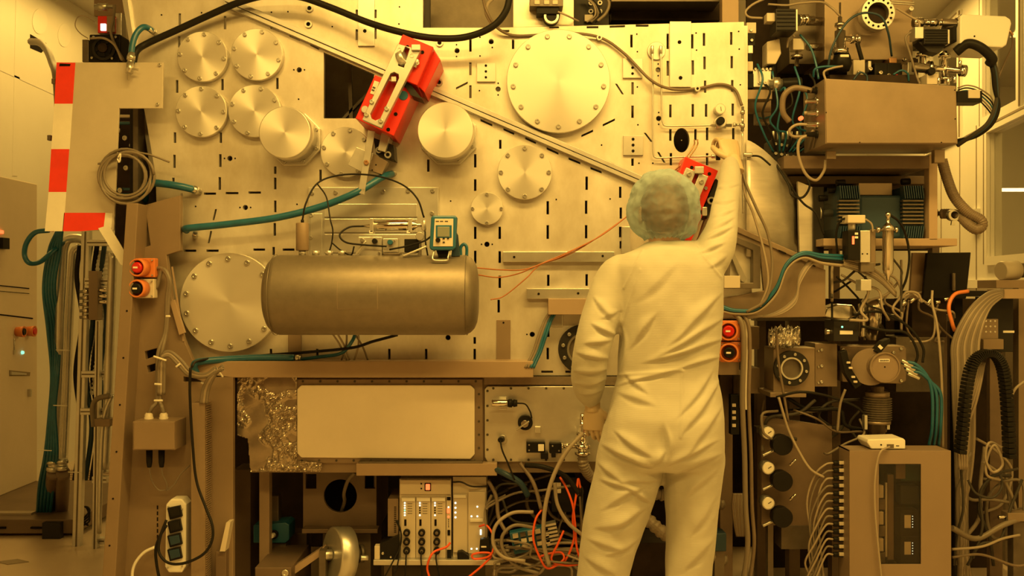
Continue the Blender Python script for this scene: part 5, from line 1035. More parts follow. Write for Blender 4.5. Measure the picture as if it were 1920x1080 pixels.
for i, (pts, m_, lab) in enumerate((([(1552, 130, .05), (1560, 90, .03), (1585, 45, .02), (1615, 25, .02), (1650, 30, .02), (1665, 60, .03), (1672, 105, .1)], 'teal_dark', 'dark teal line arching across the round viewport'),
    ([(1525, 145, .05), (1528, 130, .03), (1545, 125, .03), (1575, 125, .03)], 'teal_hose', 'small teal hose loop above the grey box corner'),
    ([(1708, 60, .02), (1698, 72, .02), (1706, 100, .02), (1718, 140, .02), (1725, 158, .0)], 'grey_cable', 'grey cable falling from the motor to the grey box'),
    ([(1548, 150, 0), (1545, 135, .02), (1560, 128, .02), (1580, 124, .02)], 'light_cable', 'pale cable bending over the grey box corner'),
    ([(1440, -5, .05), (1412, 8, .05), (1398, 22, .05), (1405, 32, .05), (1430, 34, .05)], 'light_cable', 'pale cable looping left of the top ribbed motor'),
    ([(1440, 8, .1), (1475, 10, .1), (1500, 6, .1), (1540, 4, .1), (1560, 15, .05), (1575, 30, .05)], 'light_cable', 'pale cable running along the top of the frame'),
    ([(1490, 70, .1), (1483, 62, .1), (1478, 72, .1), (1476, 90, .1)], 'light_cable', 'thin pale wire bow over the solenoid valve'),
    ([(1500, 65, .1), (1520, 90, .08), (1530, 120, .06), (1535, 148, .05)], 'teal_hose', 'teal line dropping right of the solenoid valve'),
    ([(1680, 15, .05), (1705, 30, .05), (1722, 40, .04), (1724, 55, .04)], 'light_cable', 'pale cable from the viewport rods to the dark motor'),
    ([(1450, 300, .05), (1478, 345, .0), (1485, 366, -.02), (1505, 370, -.02), (1518, 350, 0), (1512, 330, .02)], 'black_rubber', 'black cable loop below the valve manifold'),
    ([(1475, 340, .05), (1505, 380, .02), (1530, 400, .0), (1545, 440, .0)], 'black_rubber', 'black cable crossing behind the curved guard edge'))):
    tube('line', pts, .0048, m_, None, 8, label=lab, cat='cable')
# ------------------------------------------------------------------ scroll pump on its shelf
sp = thing('scroll_pump', 'dark teal finned scroll pump on the shelf under the electronics box', 'pump', (1652, 447, .1))
box('motor_body', 1612, 366, 1692, 447, .06, .22, 'teal_dark', sp, .01)
for x0, x1 in ((1571, 1615), (1691, 1735)):
    hd = poly('head', [(x0+3, 350), (x1-5, 350), (x1-2, 366), (x1-2, 428), (x1-6, 446), (x0+4, 446), (x0, 428), (x0, 366)], .05, .22, 'teal_dark', sp, .003)
    for j in range(7): box('fin', x0+2, 375+j*7, x1-3, 378+j*7, .025, .03, 'dark_steel', hd, .001)
    for j in range(9): poly('fin', [(x0+3+j*4.3, 348), (x0+5+j*4.3, 348), (x0+8+j*4.3, 372), (x0+6+j*4.3, 372)], .02, .04, 'teal_dark', hd); poly('fin', [(x0+6+j*4.3, 424), (x0+8+j*4.3, 424), (x0+5+j*4.3, 446), (x0+3+j*4.3, 446)], .02, .04, 'teal_dark', hd)
box('terminal_cover', 1610, 343, 1673, 366, .1, .14, 'box_metal', sp); cyl('exhaust', (1535, 400, .12), (1573, 399, .12), 6, 'satin_steel', sp, 16, [(0, 14), (.05, 14), (.12, 6), (1, 7)])
cyl('inlet', (1735, 400, .12), (1770, 400, .12), 6, 'chrome', sp, 16, [(0, 7), (.3, 7), (.3, 9), (.6, 9), (.6, 5), (1, 5)])
for x, y in ((1560, 357), (1543, 372), (1740, 358), (1576, 343), (1698, 341), (1742, 418)): cyl('bolt_knob', (x-8, y, .1), (x+8, y-1, .1), 6, 'black_plastic', sp, 12)
sf = thing('pump_shelf', 'thick wooden-coloured shelf carrying the teal pump', 'shelf', (1670, 470, .1)); box('board', 1544, 447, 1795, 461, .0, .35, 'beam_paint', sf); box('support', 1560, 461, 1575, 560, .3, .05, 'brown_paint', sf); box('support', 1748, 461, 1762, 560, .3, .05, 'brown_paint', sf)
bellows('exhaust_hose', [(1766, 300, .05), (1776, 335, .04), (1790, 370, .02), (1815, 398, 0), (1838, 412, -.02), (1841, 424, -.02), (1830, 430, -.02), (1815, 420, 0), (1800, 405, .04), (1778, 401, .1), (1764, 401, .12)], .021, 'hose_brown', ribs=70, n=10, amp=.06, label='thick brown hose bending out at the right of the pump', cat='hose')
cl = thing('clamp_ring', 'wing nut hose clamp right of the teal pump', 'clamp', (1788, 418, .04)); ring('ring', 1790, 403, 11, 7, .02, .03, 'bolt', cl, 20); poly('wing', [(1785, 414), (1789, 414), (1792, 422), (1784, 422)], .02, .01, 'bolt', cl)
bt = stack('gas_bottle', 'slim upright chrome gas bottle in front of the pump shelf', 'gas bottle', (1665, 398, -.1), (1665, 526, -.1), [(0, 4), (.03, 5), (.06, 5), (.08, 3), (.15, 3), (.18, 7), (.22, 11), (.27, 11), (.27, 10), (.84, 10), (.9, 8), (.93, 4), (1, 3)], 'chrome', 28)
cyl('valve_arm', (1644, 431, -.1), (1682, 431, -.1), 3.5, 'chrome', bt, 12, [(0, 6), (.12, 6), (.12, 3), (.88, 3), (.88, 6), (1, 6)]); 
mf = thing('flow_controller', 'black flow controller with a red mark and pale cap left of the gas bottle', 'flow controller', (1602, 490, -.1)); box('body', 1590, 432, 1613, 487, -.1, .07, 'black_plastic', mf); box('mark', 1598, 443, 1602, 458, -.102, .003, 'led_red', mf, 0); box('cap', 1590, 403, 1623, 418, -.11, .07, 'cream_plastic', mf, .003); cyl('neck', (1597, 418, -.07), (1597, 432, -.07), 7, 'satin_steel', mf, 14)
for y in (436, 443): box('print', 1603, y, 1609, y+4, -.102, .002, 'paper', mf, 0)
fc = thing('filter_block', 'tall silver filter block between the black controller and gas bottle', 'filter', (1627, 540, -.1)); box('block', 1613, 432, 1632, 492, -.09, .07, 'alu', fc); box('block', 1632, 430, 1642, 500, -.07, .05, 'box_metal', fc); box('lower', 1614, 492, 1640, 510, -.08, .06, 'dark_steel', fc); box('lower', 1614, 524, 1634, 545, -.08, .06, 'alu', fc); dot(fc, 1617, 476, -.09, 1.4); dot(fc, 1626, 476, -.09, 1.4)
tube('shelf_lead', [(1590, 408, -.08), (1575, 415, -.06), (1568, 440, -.04), (1570, 475, -.02)], .0045, 'black_rubber', None, 7, label='black lead dropping left of the black flow controller', cat='cable')
tube('shelf_lead', [(1623, 411, -.08), (1634, 420, -.08), (1637, 435, -.08)], .004, 'light_cable', None, 7, label='short pale lead at the cap of the flow controller', cat='cable')
tube('shelf_lead', [(1668, 403, -.1), (1685, 415, -.08), (1698, 440, -.04), (1705, 480, -.03), (1700, 520, -.03), (1690, 545, -.02)], .005, 'black_rubber', None, 7, label='black lead hanging past the right of the gas bottle', cat='cable')
o = poly('laptop_screen', [(1738, 474), (1821, 473), (1812, 560), (1730, 560)], .2, .02, 'black_plastic', None, .004); tag(o, 'tilted black flat screen under the pump shelf at the right', 'screen'); cyl('arm', (1788, 545, .19), (1788, 512, .19), 3.5, 'dark_steel', o, 12)
o = poly('slim_board', [(1712, 474), (1738, 474), (1730, 560), (1706, 560)], .25, .02, 'beam_paint'); tag(o, 'slim grey panel left of the tilted black screen', 'panel')
rl = thing('cable_reel', 'beige cable drum at the right edge of the picture', 'drum', (1905, 530, .9)); cyl('drum', (1876, 508, .9), (1935, 505, .95), 19, 'cream_plastic', rl, 32, [(0, 16), (.04, 18), (.5, 18), (.5, 12), (1, 12)]); box('cradle', 1868, 525, 1940, 540, .85, .2, 'beam_paint', rl); cyl('core', (1909, 507, .93), (1940, 506, .95), 14, 'dark_steel', rl, 20)
MB().box((P(1885, 0, .95).x, .95, 0), (P(1900, 0, .95).x, 1.0, P(0, 541, .95).z)).build('stand', 'dark_steel', rl)
# ------------------------------------------------------------------ lower right: pumps, gauges, cables
for i, (x0, y0, x1, y1, m_, lab) in enumerate(((1398, 612, 1424, 655, 'box_metal', 'small grey box right of the push buttons'), (1380, 690, 1425, 738, 'box_metal', 'grey box under the push buttons'), (1710, 560, 1775, 632, 'dark_interior', 'dark box behind the leads in the right frame'), (1680, 632, 1770, 735, 'dark_steel', 'brownish steel box right of the round cover'))):
    o = box('equipment_box', x0, y0, x1, y1, .25, .2, m_); tag(o, lab, 'box')
vb2 = thing('viewport_block', 'grey block with a black ring viewport at the lower right', 'viewport', (1485, 745, .1))
box('block', 1450, 652, 1528, 738, .1, .15, 'box_metal', vb2); box('base', 1444, 736, 1512, 745, .05, .2, 'box_metal', vb2); box('side_block', 1528, 644, 1570, 725, .13, .15, 'box_metal', vb2)
rn = ring('ring', 1485, 691, 33, 20, .075, .025, 'black_metal', vb2, 44); bolts(rn, 1485, 691, 27, 8, .075, 3, .2); ring('glass_rim', 1485, 691, 21, 18, .07, .03, 'satin_steel', vb2, 36); disc('glass', 1485, 691, 18, .09, .008, 'dark_steel', vb2, 32)
for y in (656, 686, 716): bolt(vb2, 1540, y, .13, 3); bolt(vb2, 1534, y+2, .13, 2)
crumpled = None
fo = thing('foil_wrap', 'crumpled silver foil wrapped on a pipe at the lower right', 'foil', (1470, 648, .1))
m = MB(); vsx = []; fsx = []; nu, nv = 34, 22
for i in range(nu+1):
    for j in range(nv):
        a = 2*math.pi*j/nv; t = i/nu; r = (15+5*math.sin(3.1*t)+9*(noise.noise(Vector((i*.6, math.cos(a)*1.6, math.sin(a)*1.6)))))*(1 if 0 < i < nu else .3)
        vsx.append(P(1440+62*t, 634-3*t+r*math.sin(a), .08+.03*math.cos(a)*r/15))
for i in range(nu):
    for j in range(nv): fsx.append((i*nv+j, i*nv+(j+1) % nv, (i+1)*nv+(j+1) % nv, (i+1)*nv+j))
m.add(vsx, fsx, False).build('foil', 'foil', fo)
dr = thing('motor_driver', 'black driver box with a pale label and green lamp above the round cover', 'driver', (1585, 642, .05)); box('body', 1563, 600, 1610, 640, .05, .12, 'black_metal', dr); box('label', 1575, 620, 1599, 627, .047, .003, 'paper', dr, 0); dot(dr, 1579, 613, .05, 2, 'led_green', 'indicator'); cyl('shaft', (1548, 622, .1), (1563, 622, .1), 6, 'chrome', dr, 14)
pv = thing('steel_vessel', 'shiny upright steel vessel in the right frame', 'vessel', (1635, 637, .3)); cyl('body', (1635, 560, .35), (1635, 637, .35), 24, 'chrome', pv, 32, [(0, 16), (.12, 22), (.2, 24), (1, 24)]); cyl('side_tube', (1616, 570, .25), (1616, 632, .25), 7, 'chrome', pv, 16); poly('dome', [(1545, 592), (1550, 577), (1570, 570), (1600, 572), (1610, 590), (1590, 600), (1548, 596)], .3, .1, 'chrome', pv, .006)
rcv = thing('turbo_pump', 'pump with round grey cover plate and ribbed bellows at the lower right', 'pump', (1645, 830, .1))
poly('flange_plate', [(1575, 648), (1695, 648), (1700, 654), (1700, 714), (1690, 720), (1580, 716)], .14, .1, 'box_metal', rcv, .004)
cyl('elbow', (1632, 688, .15), (1632, 688, .02), 34, 'box_metal', rcv, 36, [(0, 34), (1, 34)]); disc('cover', 1660, 689, 28, -.02, .1, 'cabinet_paint', rcv, 44); ring('cover_rim', 1660, 689, 28.5, 26, -.026, .02, 'box_metal', rcv, 44); box('cover_label', 1648, 673, 1668, 679, -.022, .003, 'paper', rcv, 0)
for i in range(7): box('print', 1650+i*2.5, 674.5, 1651.5+i*2.5, 677.5, -.0235, .002, 'print_dark', rcv, 0)
dot(rcv, 1659, 688, -.02, 1.4); 
for x, y in ((1689, 654), (1689, 714), (1580, 655), (1675, 661), (1628, 709)): bolt(rcv, x, y, .14, 3)
bellows('bellows', [(1645, 745, .1), (1645, 765, .1), (1645, 788, .1)], .055, 'dark_steel', rcv, ribs=10, amp=.12)
cyl('collar', (1645, 725, .1), (1645, 745, .1), 14, 'box_metal', rcv, 24, [(0, 12), (.5, 12), (.5, 22), (1, 22)]); cyl('collar', (1645, 788, .1), (1645, 830, .1), 20, 'box_metal', rcv, 24, [(0, 24), (.15, 24), (.15, 17), (.5, 17), (.5, 14), (1, 14)])
for x in (1624, 1666): box('clip', x-3, 779, x+3, 806, .07, .03, 'satin_steel', rcv)
sb = thing('bracket_strip', 'black curved bracket with pale keys left of the round cover', 'bracket', (1605, 725, .0))
poly('strip', [(1575, 660), (1588, 656), (1596, 690), (1616, 722), (1604, 730), (1584, 700)], .02, .04, 'black_plastic', sb, .003)
for x, y in ((1591, 680), (1595, 690), (1600, 707), (1604, 716)): box('key', x-3, y-2, x+4, y+2, .012, .01, 'cream_plastic', sb)
plg = poly('black_plug', [(1640, 658), (1655, 640), (1668, 634), (1670, 640), (1650, 664)], .0, .05, 'black_plastic', None, .003); tag(plg, 'black plug above the round grey cover plate', 'plug')
poly('band', [(1646, 650), (1650, 646), (1656, 652), (1652, 656)], -.003, .003, 'paper', plg)
for i in range(3): tube('teal_hose', [(1690+i*6, 680+i*9, .05), (1715+i*4, 682+i*8, .02), (1738+i*3, 705+i*5, .02), (1748+i*8, 740, .02), (1748+i*8, 800, .04), (1742+i*9, 835, .08)], .0068, 'teal_hose', None, 8, label=('upper teal hose falling right of the round cover', 'middle teal hose falling right of the round cover', 'lower teal hose falling right of the round cover')[i], cat='hose')
for i in range(4): cyl_ = cyl('hose_barb', (1690+i*4, 676+i*8, .04), (1712+i*4, 686+i*8, .03), 4, 'bolt', None, 10); tag(cyl_, ('top hose barb right of the round cover', 'second hose barb right of the round cover', 'third hose barb right of the round cover', 'bottom hose barb right of the round cover')[i], 'fitting') if True else None
# gauge panel with black hand wheels
gpn = thing('gauge_panel', 'dark panel with four black valve knobs and small round gauges', 'gauge panel', (1465, 990, .1))
poly('panel', [(1428, 780), (1560, 800), (1560, 985), (1428, 985)], .12, .03, 'brown_paint', gpn)
for y in (835, 903, 971):
    k_ = disc('knob', 1468, y, 19, .02, .05, 'black_plastic', gpn, 32); cyl('stem', (1468, y, .07), (1468, y, .12), 6, 'bolt', gpn, 12)
for y in (812, 878, 944, 835):
    if y == 835: continue
    g = disc('gauge', 1441, y, 12, .05, .06, 'satin_steel', gpn, 24); disc('dial', 1441, y, 10.3, .048, .003, 'paper', g, 24); poly('needle', [(1440, y), (1446, y-4), (1447, y-3), (1441, y+1)], .0465, .001, 'print_dark', g)
for y in (875, 940): cyl('lever', (1480, y-2, .06), (1492, y-13, .06), 2.6, 'chrome', gpn, 10)
for y in (848, 912, 980): cyl('pipe', (1430, y+6, .08), (1456, y-6, .08), 3, 'bolt', gpn, 10)
MB().box((P(1440, 0, .14).x, .14, 0), (P(1450, 0, .14).x, .18, P(0, 985, .14).z)).build('post', 'dark_steel', gpn); box('lower_box', 1465, 985, 1520, 1030, .12, .1, 'dark_steel', gpn)
# small instrument cabinet with window
ic = thing('instrument_cabinet', 'brown instrument cabinet with a tall dark window at the lower right', 'cabinet', (1690, 1180, .0))
hz = [(1648, 870), (1727, 870), (1727, 1058), (1648, 1058)]
CY = -.12
poly('front', [(1593, 845), (1783, 845), (1784, 1230), (1593, 1230)], CY, .006, 'cabinet_paint', ic, .001, holes=[hz])
x0, x1 = P(1593, 0, CY).x, P(1783.5, 0, CY).x; zt = P(0, 845, CY).z
for a, b, nm in (((x0, CY+.006, 0), (x0+.004, CY+.13, zt), 'side'), ((x1-.004, CY+.006, 0), (x1, CY+.13, zt), 'side'), ((x0, CY+.006, zt-.004), (x1, CY+.13, zt), 'top'), ((x0, CY+.127, 0), (x1, CY+.13, zt), 'back'), ((x0, CY+.006, 0), (x1, CY+.13, .01), 'bottom')):
    MB().box(a, b).build(nm, 'cabinet_paint', ic)
poly('window', hz, CY+.004, .003, 'smoked_glass', ic)
box('backing', 1646, 866, 1730, 1062, CY+.118, .006, 'hole', ic)  # added black board, paints the cabinet's inner shade
box('card', 1690, 872, 1727, 902, CY+.08, .01, 'board_green', ic); box('card', 1680, 870, 1698, 898, CY+.06, .01, 'cabinet_paint', ic)
for y in (910, 960, 1010): box('rail_clip', 1648, y, 1657, y+24, CY+.05, .03, 'cream_plastic', ic); box('rail_clip', 1648, y+26, 1660, y+46, CY+.06, .03, 'dark_steel', ic)
box('din_rail', 1660, 905, 1664, 1045, CY+.06, .01, 'alu', ic); box('cable_tray', 1664, 890, 1676, 1050, CY+.07, .03, 'brown_paint', ic)
for y in (966, 1016):
    dv = box('device', 1688, y-10, 1722, y+40, CY+.05, .06, 'black_plastic', ic); box('device_label', 1696, y, 1708, y+24, CY+.048, .003, 'cream_plastic', dv, 0)
    for j in range(5): dot(dv, 1711, y+2+j*5, CY+.05, .8, 'led_white', 'indicator')
for y in (948,): box('device', 1688, 910, 1722, 945, CY+.06, .05, 'black_metal', ic)
for j in range(13):
    y = 868+j*14.3
    c_ = cyl('connector', (1592, y, CY+.08), (1562, y, CY+.08), 5.5, 'black_plastic', ic, 14, [(0, 6), (.25, 6), (.25, 5), (.95, 5), (1, 3.5)]); box('marker', 1574, y-3.2, 1588, y+3.2, CY+.066, .01, 'cream_plastic', c_)
    sway = random.uniform(-12, 12)
    tube('connector_lead', [(1562, y, CY+.08), (1548, y+3, CY+.08), (1532+sway*.4, y+22+j*2, CY+.09), (1522+sway, y+70, CY+.11), (1528+sway, min(1075, y+130), CY+.12), (1535+sway, 1095, CY+.12)], .0042, ('light_cable', 'grey_cable')[j % 2], None, 7, label=('topmost','second','third','fourth','fifth','sixth','seventh','eighth','ninth','tenth','eleventh','twelfth','lowest')[j]+' of the leads counted down the cabinet side connectors', cat='cable', group='leads of the cabinet side connectors')
wbx = thing('network_box', 'flat white network box on top of the instrument cabinet', 'network box', (1660, 845, CY+.02)); poly('case', [(1628, 824), (1694, 822), (1698, 826), (1698, 842), (1634, 842), (1626, 830)], CY+.02, .12, 'white_plastic', wbx, .004); dot(wbx, 1652, 834, CY+.02, 1.6); box('port', 1663, 833, 1676, 840, CY+.018, .004, 'dark_steel', wbx, 0); box('print', 1680, 835, 1686, 837, CY+.0195, .001, 'print_dark', wbx, 0)
tube('network_lead', [(1668, 838, CY), (1652, 846, CY-.02), (1644, 870, CY-.02), (1640, 910, CY-.02), (1641, 960, CY-.02), (1646, 1020, CY-.02), (1654, 1095, CY-.02)], .0042, 'light_cable', None, 8, label='pale lead hanging from the white network box over the cabinet front', cat='cable')
# cable bundles on the right
for i in range(12):
    x = 1788+i*4.2
    tube('bundled_cable', [(1880, 545+i*.8, .2), (1850+i*.6, 552+i*2, .15), (1815+i*2.6, 585+i*1.5, .1), (x, 640, .1), (x-1, 690, .1), (x+1-i*.8, 760, .1), (x+4-i*1.2, 830, .12), (x+6-i*2, 900, .14), (1800+(i % 5)*3, 980, .16), (1798+i*2, 1090, .2)], .0085, ('grey_cable', 'grey_cable', 'light_cable')[i % 3], None, 8, n=6, label='grey cable in the thick bundle falling at the right', cat='cable', group='thick grey cable bundle at the right')
for i in range(4):
    tube('bundled_cable', [(1845-i*3, 680, .05), (1838-i*4, 720, .03), (1828-i*6, 760, .03), (1815-i*7, 800, .04), (1812-i*4, 880, .05)], .006, 'light_cable', None, 7, label='pale cable in the slanting bundle under the energy chain', cat='cable', group='slanting pale cables under the energy chain')
tube('orange_hose', [(1815, 546, .15), (1790, 552, .12), (1779, 575, .1), (1785, 605, .1), (1790, 620, .12)], .008, 'orange_plastic', None, 8, label='short orange hose arching at the top of the grey bundle', cat='hose')
ec = thing('energy_chain', 'black segmented energy chain arching over the cables at the right', 'cable chain', (1800, 850, .0))
path = smooth_path([P(*p) for p in ((1800, 850, 0), (1806, 790, 0), (1812, 730, 0), (1822, 685, 0), (1840, 665, 0), (1862, 664, 0), (1878, 685, 0), (1886, 730, 0), (1890, 790, 0), (1893, 860, 0))], 7)
for i in range(0, len(path)-1, 1):
    p, q = path[i], path[i+1]; d = (q-p).normalized(); n_ = Vector((d.z, 0, -d.x)); L = (q-p).length*.88
    v = []
    for yy in (-.03, .03):
        for a, b in ((0, -1), (1, -1), (1, 1), (0, 1)): v.append(p+d*L*a+n_*.0155*b+Vector((0, yy, 0)))
    MB().add(v, [(0, 3, 2, 1), (4, 5, 6, 7), (0, 1, 5, 4), (1, 2, 6, 5), (2, 3, 7, 6), (3, 0, 4, 7)]).build('chain_link', 'black_plastic', ec, .003)
cbk = thing('connector_board', 'dark upright panel with rows of pins behind the energy chain', 'connector panel', (1860, 800, .3))
box('panel', 1836, 556, 1900, 660, .3, .04, 'black_metal', cbk); pb_ = box('pin_block', 1834, 598, 1872, 636, .26, .04, 'box_metal', cbk)
for i in range(4):
    for j in range(3): dot(pb_, 1840+i*8.5, 602+j*10, .26, 1.8, 'chrome', 'pin')
box('plug', 1844, 636, 1882, 655, .24, .05, 'shade_tinted_grey', cbk); box('label', 1881, 620, 1902, 624, .298, .003, 'paper', cbk, 0); box('upper_rail', 1872, 542, 1935, 560, .2, .1, 'beam_paint', cbk)
MB().box((P(1910, 0, .35).x, .35, 0), (P(1935, 0, .35).x, .4, P(0, 540, .35).z)).build('post', 'box_metal', cbk)
box('strut', 1856, 660, 1880, 1200, .32, .03, 'brown_paint', cbk)
for i, (pts, m_, lab) in enumerate((([(1748, 545, .1), (1748, 570, .08), (1757, 610, .06), (1764, 680, .06), (1767, 760, .06), (1768, 840, .08)], 'light_cable', 'thin pale cable falling left of the thick grey bundle'),
    ([(1880, 840, .1), (1855, 830, .05), (1848, 860, .05), (1862, 885, .05), (1880, 870, .05), (1866, 835, .05), (1852, 855, .06), (1850, 890, .06), (1875, 900, .08)], 'light_cable', 'pale cable coiled under the energy chain'),
    ([(1920, 715, .05), (1900, 735, .05), (1890, 780, .05), (1885, 830, .08)], 'light_cable', 'pale cable entering from the right edge'),
    ([(1785, 990, .05), (1830, 1010, .1), (1880, 985, .1), (1920, 970, .12)], 'grey_cable', 'thick grey cable rising to the right on the floor'),
    ([(1785, 1030, .05), (1840, 1025, .05), (1880, 1010, .08), (1912, 1003, .1)], 'light_cable', 'pale cable rising to the right on the floor'),
    ([(1785, 1045, .05), (1840, 1040, .05), (1900, 1060, .05), (1930, 1058, .05)], 'hose_brown', 'brown hose lying low at the right edge'),
    ([(1800, 860, .08), (1806, 950, .08), (1795, 1000, .1), (1788, 1060, .1)], 'dark_cable', 'dark hose falling along the instrument cabinet'),
    ([(1815, 900, .1), (1830, 925, .08), (1860, 933, .08), (1878, 915, .08), (1876, 890, .1)], 'dark_cable', 'dark cable sagging below the coiled pale cable'),
    ([(1455, 745, .02), (1500, 735, .0), (1550, 742, .0), (1600, 760, .02), (1620, 775, .04)], 'black_rubber', 'black cable drooping under the ring viewport'),
    ([(1585, 730, .0), (1575, 760, .0), (1570, 810, .0)], 'grey_cable', 'grey pipe dropping from the black curved bracket'),
    ([(1460, 745, .0), (1470, 780, .0), (1480, 810, .0), (1500, 850, -.02), (1520, 880, -.04), (1545, 895, -.05)], 'light_cable', 'pale cable slanting from the ring viewport to the cabinet'),
    ([(1455, 620, .0), (1460, 680, .02), (1468, 730, .02), (1478, 790, .03)], 'hose_brown', 'thin brown cable in front of the ring viewport'),
    ([(1600, 590, .0), (1650, 585, .0), (1700, 610, .02), (1730, 650, .02), (1730, 680, .02)], 'black_rubber', 'black cable bowing over the steel vessel'),
    ([(1616, 612, .02), (1660, 620, .02), (1700, 625, .02), (1720, 660, .02), (1715, 685, .03)], 'black_rubber', 'black cable bowing below the steel vessel'),
    ([(1690, 560, .05), (1700, 548, .05), (1720, 550, .05), (1728, 565, .05)], 'light_cable', 'short pale cable bow at the top of the right frame'))):
    tube('line', pts, .0055 if 'thick grey cable' not in lab else .012, m_, None, 8, label=lab, cat='cable')
random.seed(5)
wild(1560, 1690, 480, 600, 12, .004, .006, ['black_rubber', 'light_cable', 'dark_cable', 'light_cable'], 'loose cable in the clutter below the pump shelf', 'loose cables below the pump shelf', -.05, .1)
wild(1430, 1620, 745, 850, 14, .004, .008, ['black_rubber', 'hose_brown', 'grey_cable', 'dark_cable'], 'loose cable in the dark clutter below the ring viewport', 'loose cables below the ring viewport', .05, .25)
wild(1690, 1790, 545, 640, 9, .004, .006, ['light_cable', 'black_rubber', 'hose_brown'], 'loose cable in the clutter above the brownish steel box', 'loose cables above the brownish box', .1, .22)
wild(1795, 1920, 820, 1060, 12, .005, .009, ['grey_cable', 'light_cable', 'dark_cable'], 'loose cable in the dark corner at the lower right', 'loose cables in the lower right corner', .1, .3)
for i in range(6):
    o = cyl('clip_fitting', (1690+i*16, 572-(i % 3)*5, .12), (1698+i*16, 566-(i % 2)*6, .12), 3.5, 'chrome', None, 10); tag(o, 'shiny small fitting in the row on top of the dark box', 'fitting', 'row of shiny fittings in the right frame')
o = thing('floor_device', 'small grey device with chrome tip at the lower right edge', 'device', (1905, 980, .1)); box('body', 1890, 962, 1930, 978, .1, .06, 'box_metal', o); cyl('tip', (1872, 970, .12), (1890, 970, .12), 4, 'chrome', o, 10); box('base', 1900, 978, 1935, 1200, .12, .05, 'dark_steel', o)

# dark cluster between the side chamber and the electronics box
vcl = thing('valve_cluster', 'dark cluster of small valves between the side chamber and the grey box', 'valve cluster', (1650, 152, .15))
box('tray', 1556, 140, 1722, 160, .1, .3, 'dark_interior', vcl); box('backing', 1556, 108, 1722, 160, .42, .02, 'dark_interior', vcl)
for x0, y0, x1, y1, m_ in ((1600, 112, 1622, 140, 'cream_plastic'), (1640, 118, 1664, 142, 'black_plastic'), (1668, 108, 1682, 118, 'copper'), (1664, 118, 1690, 142, 'black_plastic'), (1692, 120, 1702, 142, 'hose_brown'), (1702, 116, 1714, 140, 'satin_steel'), (1628, 114, 1634, 134, 'satin_steel')):
    box('valve_body', x0, y0, x1, y1, .16, .08, m_, vcl)
for x, y, m_ in ((1631, 130, 'chrome'), (1680, 144, 'red_button'), (1665, 142, 'chrome'), (1684, 149, 'white_plastic'), (1610, 136, 'chrome'), (1650, 137, 'chrome'), (1695, 112, 'chrome')): bolt(vcl, x, y, .15, 4, m_, .012, 'fitting')
tube('line', [(1675, 140, .1), (1690, 132, .09), (1702, 138, .09), (1704, 152, .1)], .004, 'teal_hose', None, 7, label='small teal loop in front of the dark valve cluster', cat='cable')
tube('line', [(1600, 150, .1), (1612, 136, .1), (1625, 142, .1), (1626, 155, .1)], .004, 'teal_dark', None, 7, label='dark teal loop at the left of the valve cluster', cat='cable')
# ------------------------------------------------------------------ person in cleanroom suit, seen from behind
def cloth_mat():
    m = M('suit_cloth', (.41, .40, .35), 0, .8, nz=(6, .05), sheen=.15)
    nt = m.node_tree; b = nt.nodes['Principled BSDF']; g = nt.nodes.new('ShaderNodeNewGeometry'); mp = nt.nodes.new('ShaderNodeMapping'); wv = nt.nodes.new('ShaderNodeTexWave')
    nt.links.new(g.outputs['Position'], mp.inputs[0]); nt.links.new(mp.outputs[0], wv.inputs[0]); wv.bands_direction = 'Z'; wv.inputs['Scale'].default_value = 55; wv.inputs['Distortion'].default_value = .6
    bp = nt.nodes.new('ShaderNodeBump'); bp.inputs['Strength'].default_value = .12; bp.inputs['Distance'].default_value = .0015
    nt.links.new(wv.outputs['Fac'], bp.inputs['Height']); nt.links.new(bp.outputs[0], b.inputs['Normal'])
cloth_mat()
M('glove', (.50, .40, .27), 0, .45); M('skin', (.55, .34, .24), 0, .5); M('hair', (.075, .045, .03), 0, .55, nz=(45, .6, (.22, .10, .05)))
M('shoe', (.6, .58, .52), 0, .6)
m = bpy.data.materials.new('cap_fabric'); m.use_nodes = True; MT['cap_fabric'] = m; nt = m.node_tree; nt.nodes.clear()
o_ = nt.nodes.new('ShaderNodeOutputMaterial'); mx = nt.nodes.new('ShaderNodeMixShader'); mx2 = nt.nodes.new('ShaderNodeMixShader'); tr = nt.nodes.new('ShaderNodeBsdfTransparent'); df = nt.nodes.new('ShaderNodeBsdfDiffuse'); tl2 = nt.nodes.new('ShaderNodeBsdfTranslucent')
df.inputs[0].default_value = (.42, .54, .62, 1); tl2.inputs[0].default_value = (.42, .54, .62, 1); tr.inputs[0].default_value = (.85, .92, .9, 1); mx2.inputs[0].default_value = .35; mx.inputs[0].default_value = .40
gg_ = nt.nodes.new('ShaderNodeNewGeometry'); ds = nt.nodes.new('ShaderNodeVectorMath'); ds.operation = 'DISTANCE'; ds.inputs[1].default_value = P(1246, 392, -.70)
mr_ = nt.nodes.new('ShaderNodeMapRange'); mr_.inputs[1].default_value = .075; mr_.inputs[2].default_value = .135; mr_.inputs[3].default_value = .26; mr_.inputs[4].default_value = .68   # fabric is stretched thin over the back of the head, bunched towards the rim
nz_ = nt.nodes.new('ShaderNodeTexNoise'); nz_.inputs['Scale'].default_value = 28; nz_.inputs['Detail'].default_value = 3; ad = nt.nodes.new('ShaderNodeMath'); ad.operation = 'MULTIPLY_ADD'; ad.inputs[1].default_value = .32; ad.use_clamp = True
sb_ = nt.nodes.new('ShaderNodeMath'); sb_.operation = 'SUBTRACT'; sb_.inputs[1].default_value = .16
nt.links.new(gg_.outputs['Position'], ds.inputs[0]); nt.links.new(ds.outputs['Value'], mr_.inputs[0]); nt.links.new(gg_.outputs['Position'], nz_.inputs['Vector']); nt.links.new(mr_.outputs[0], sb_.inputs[0])
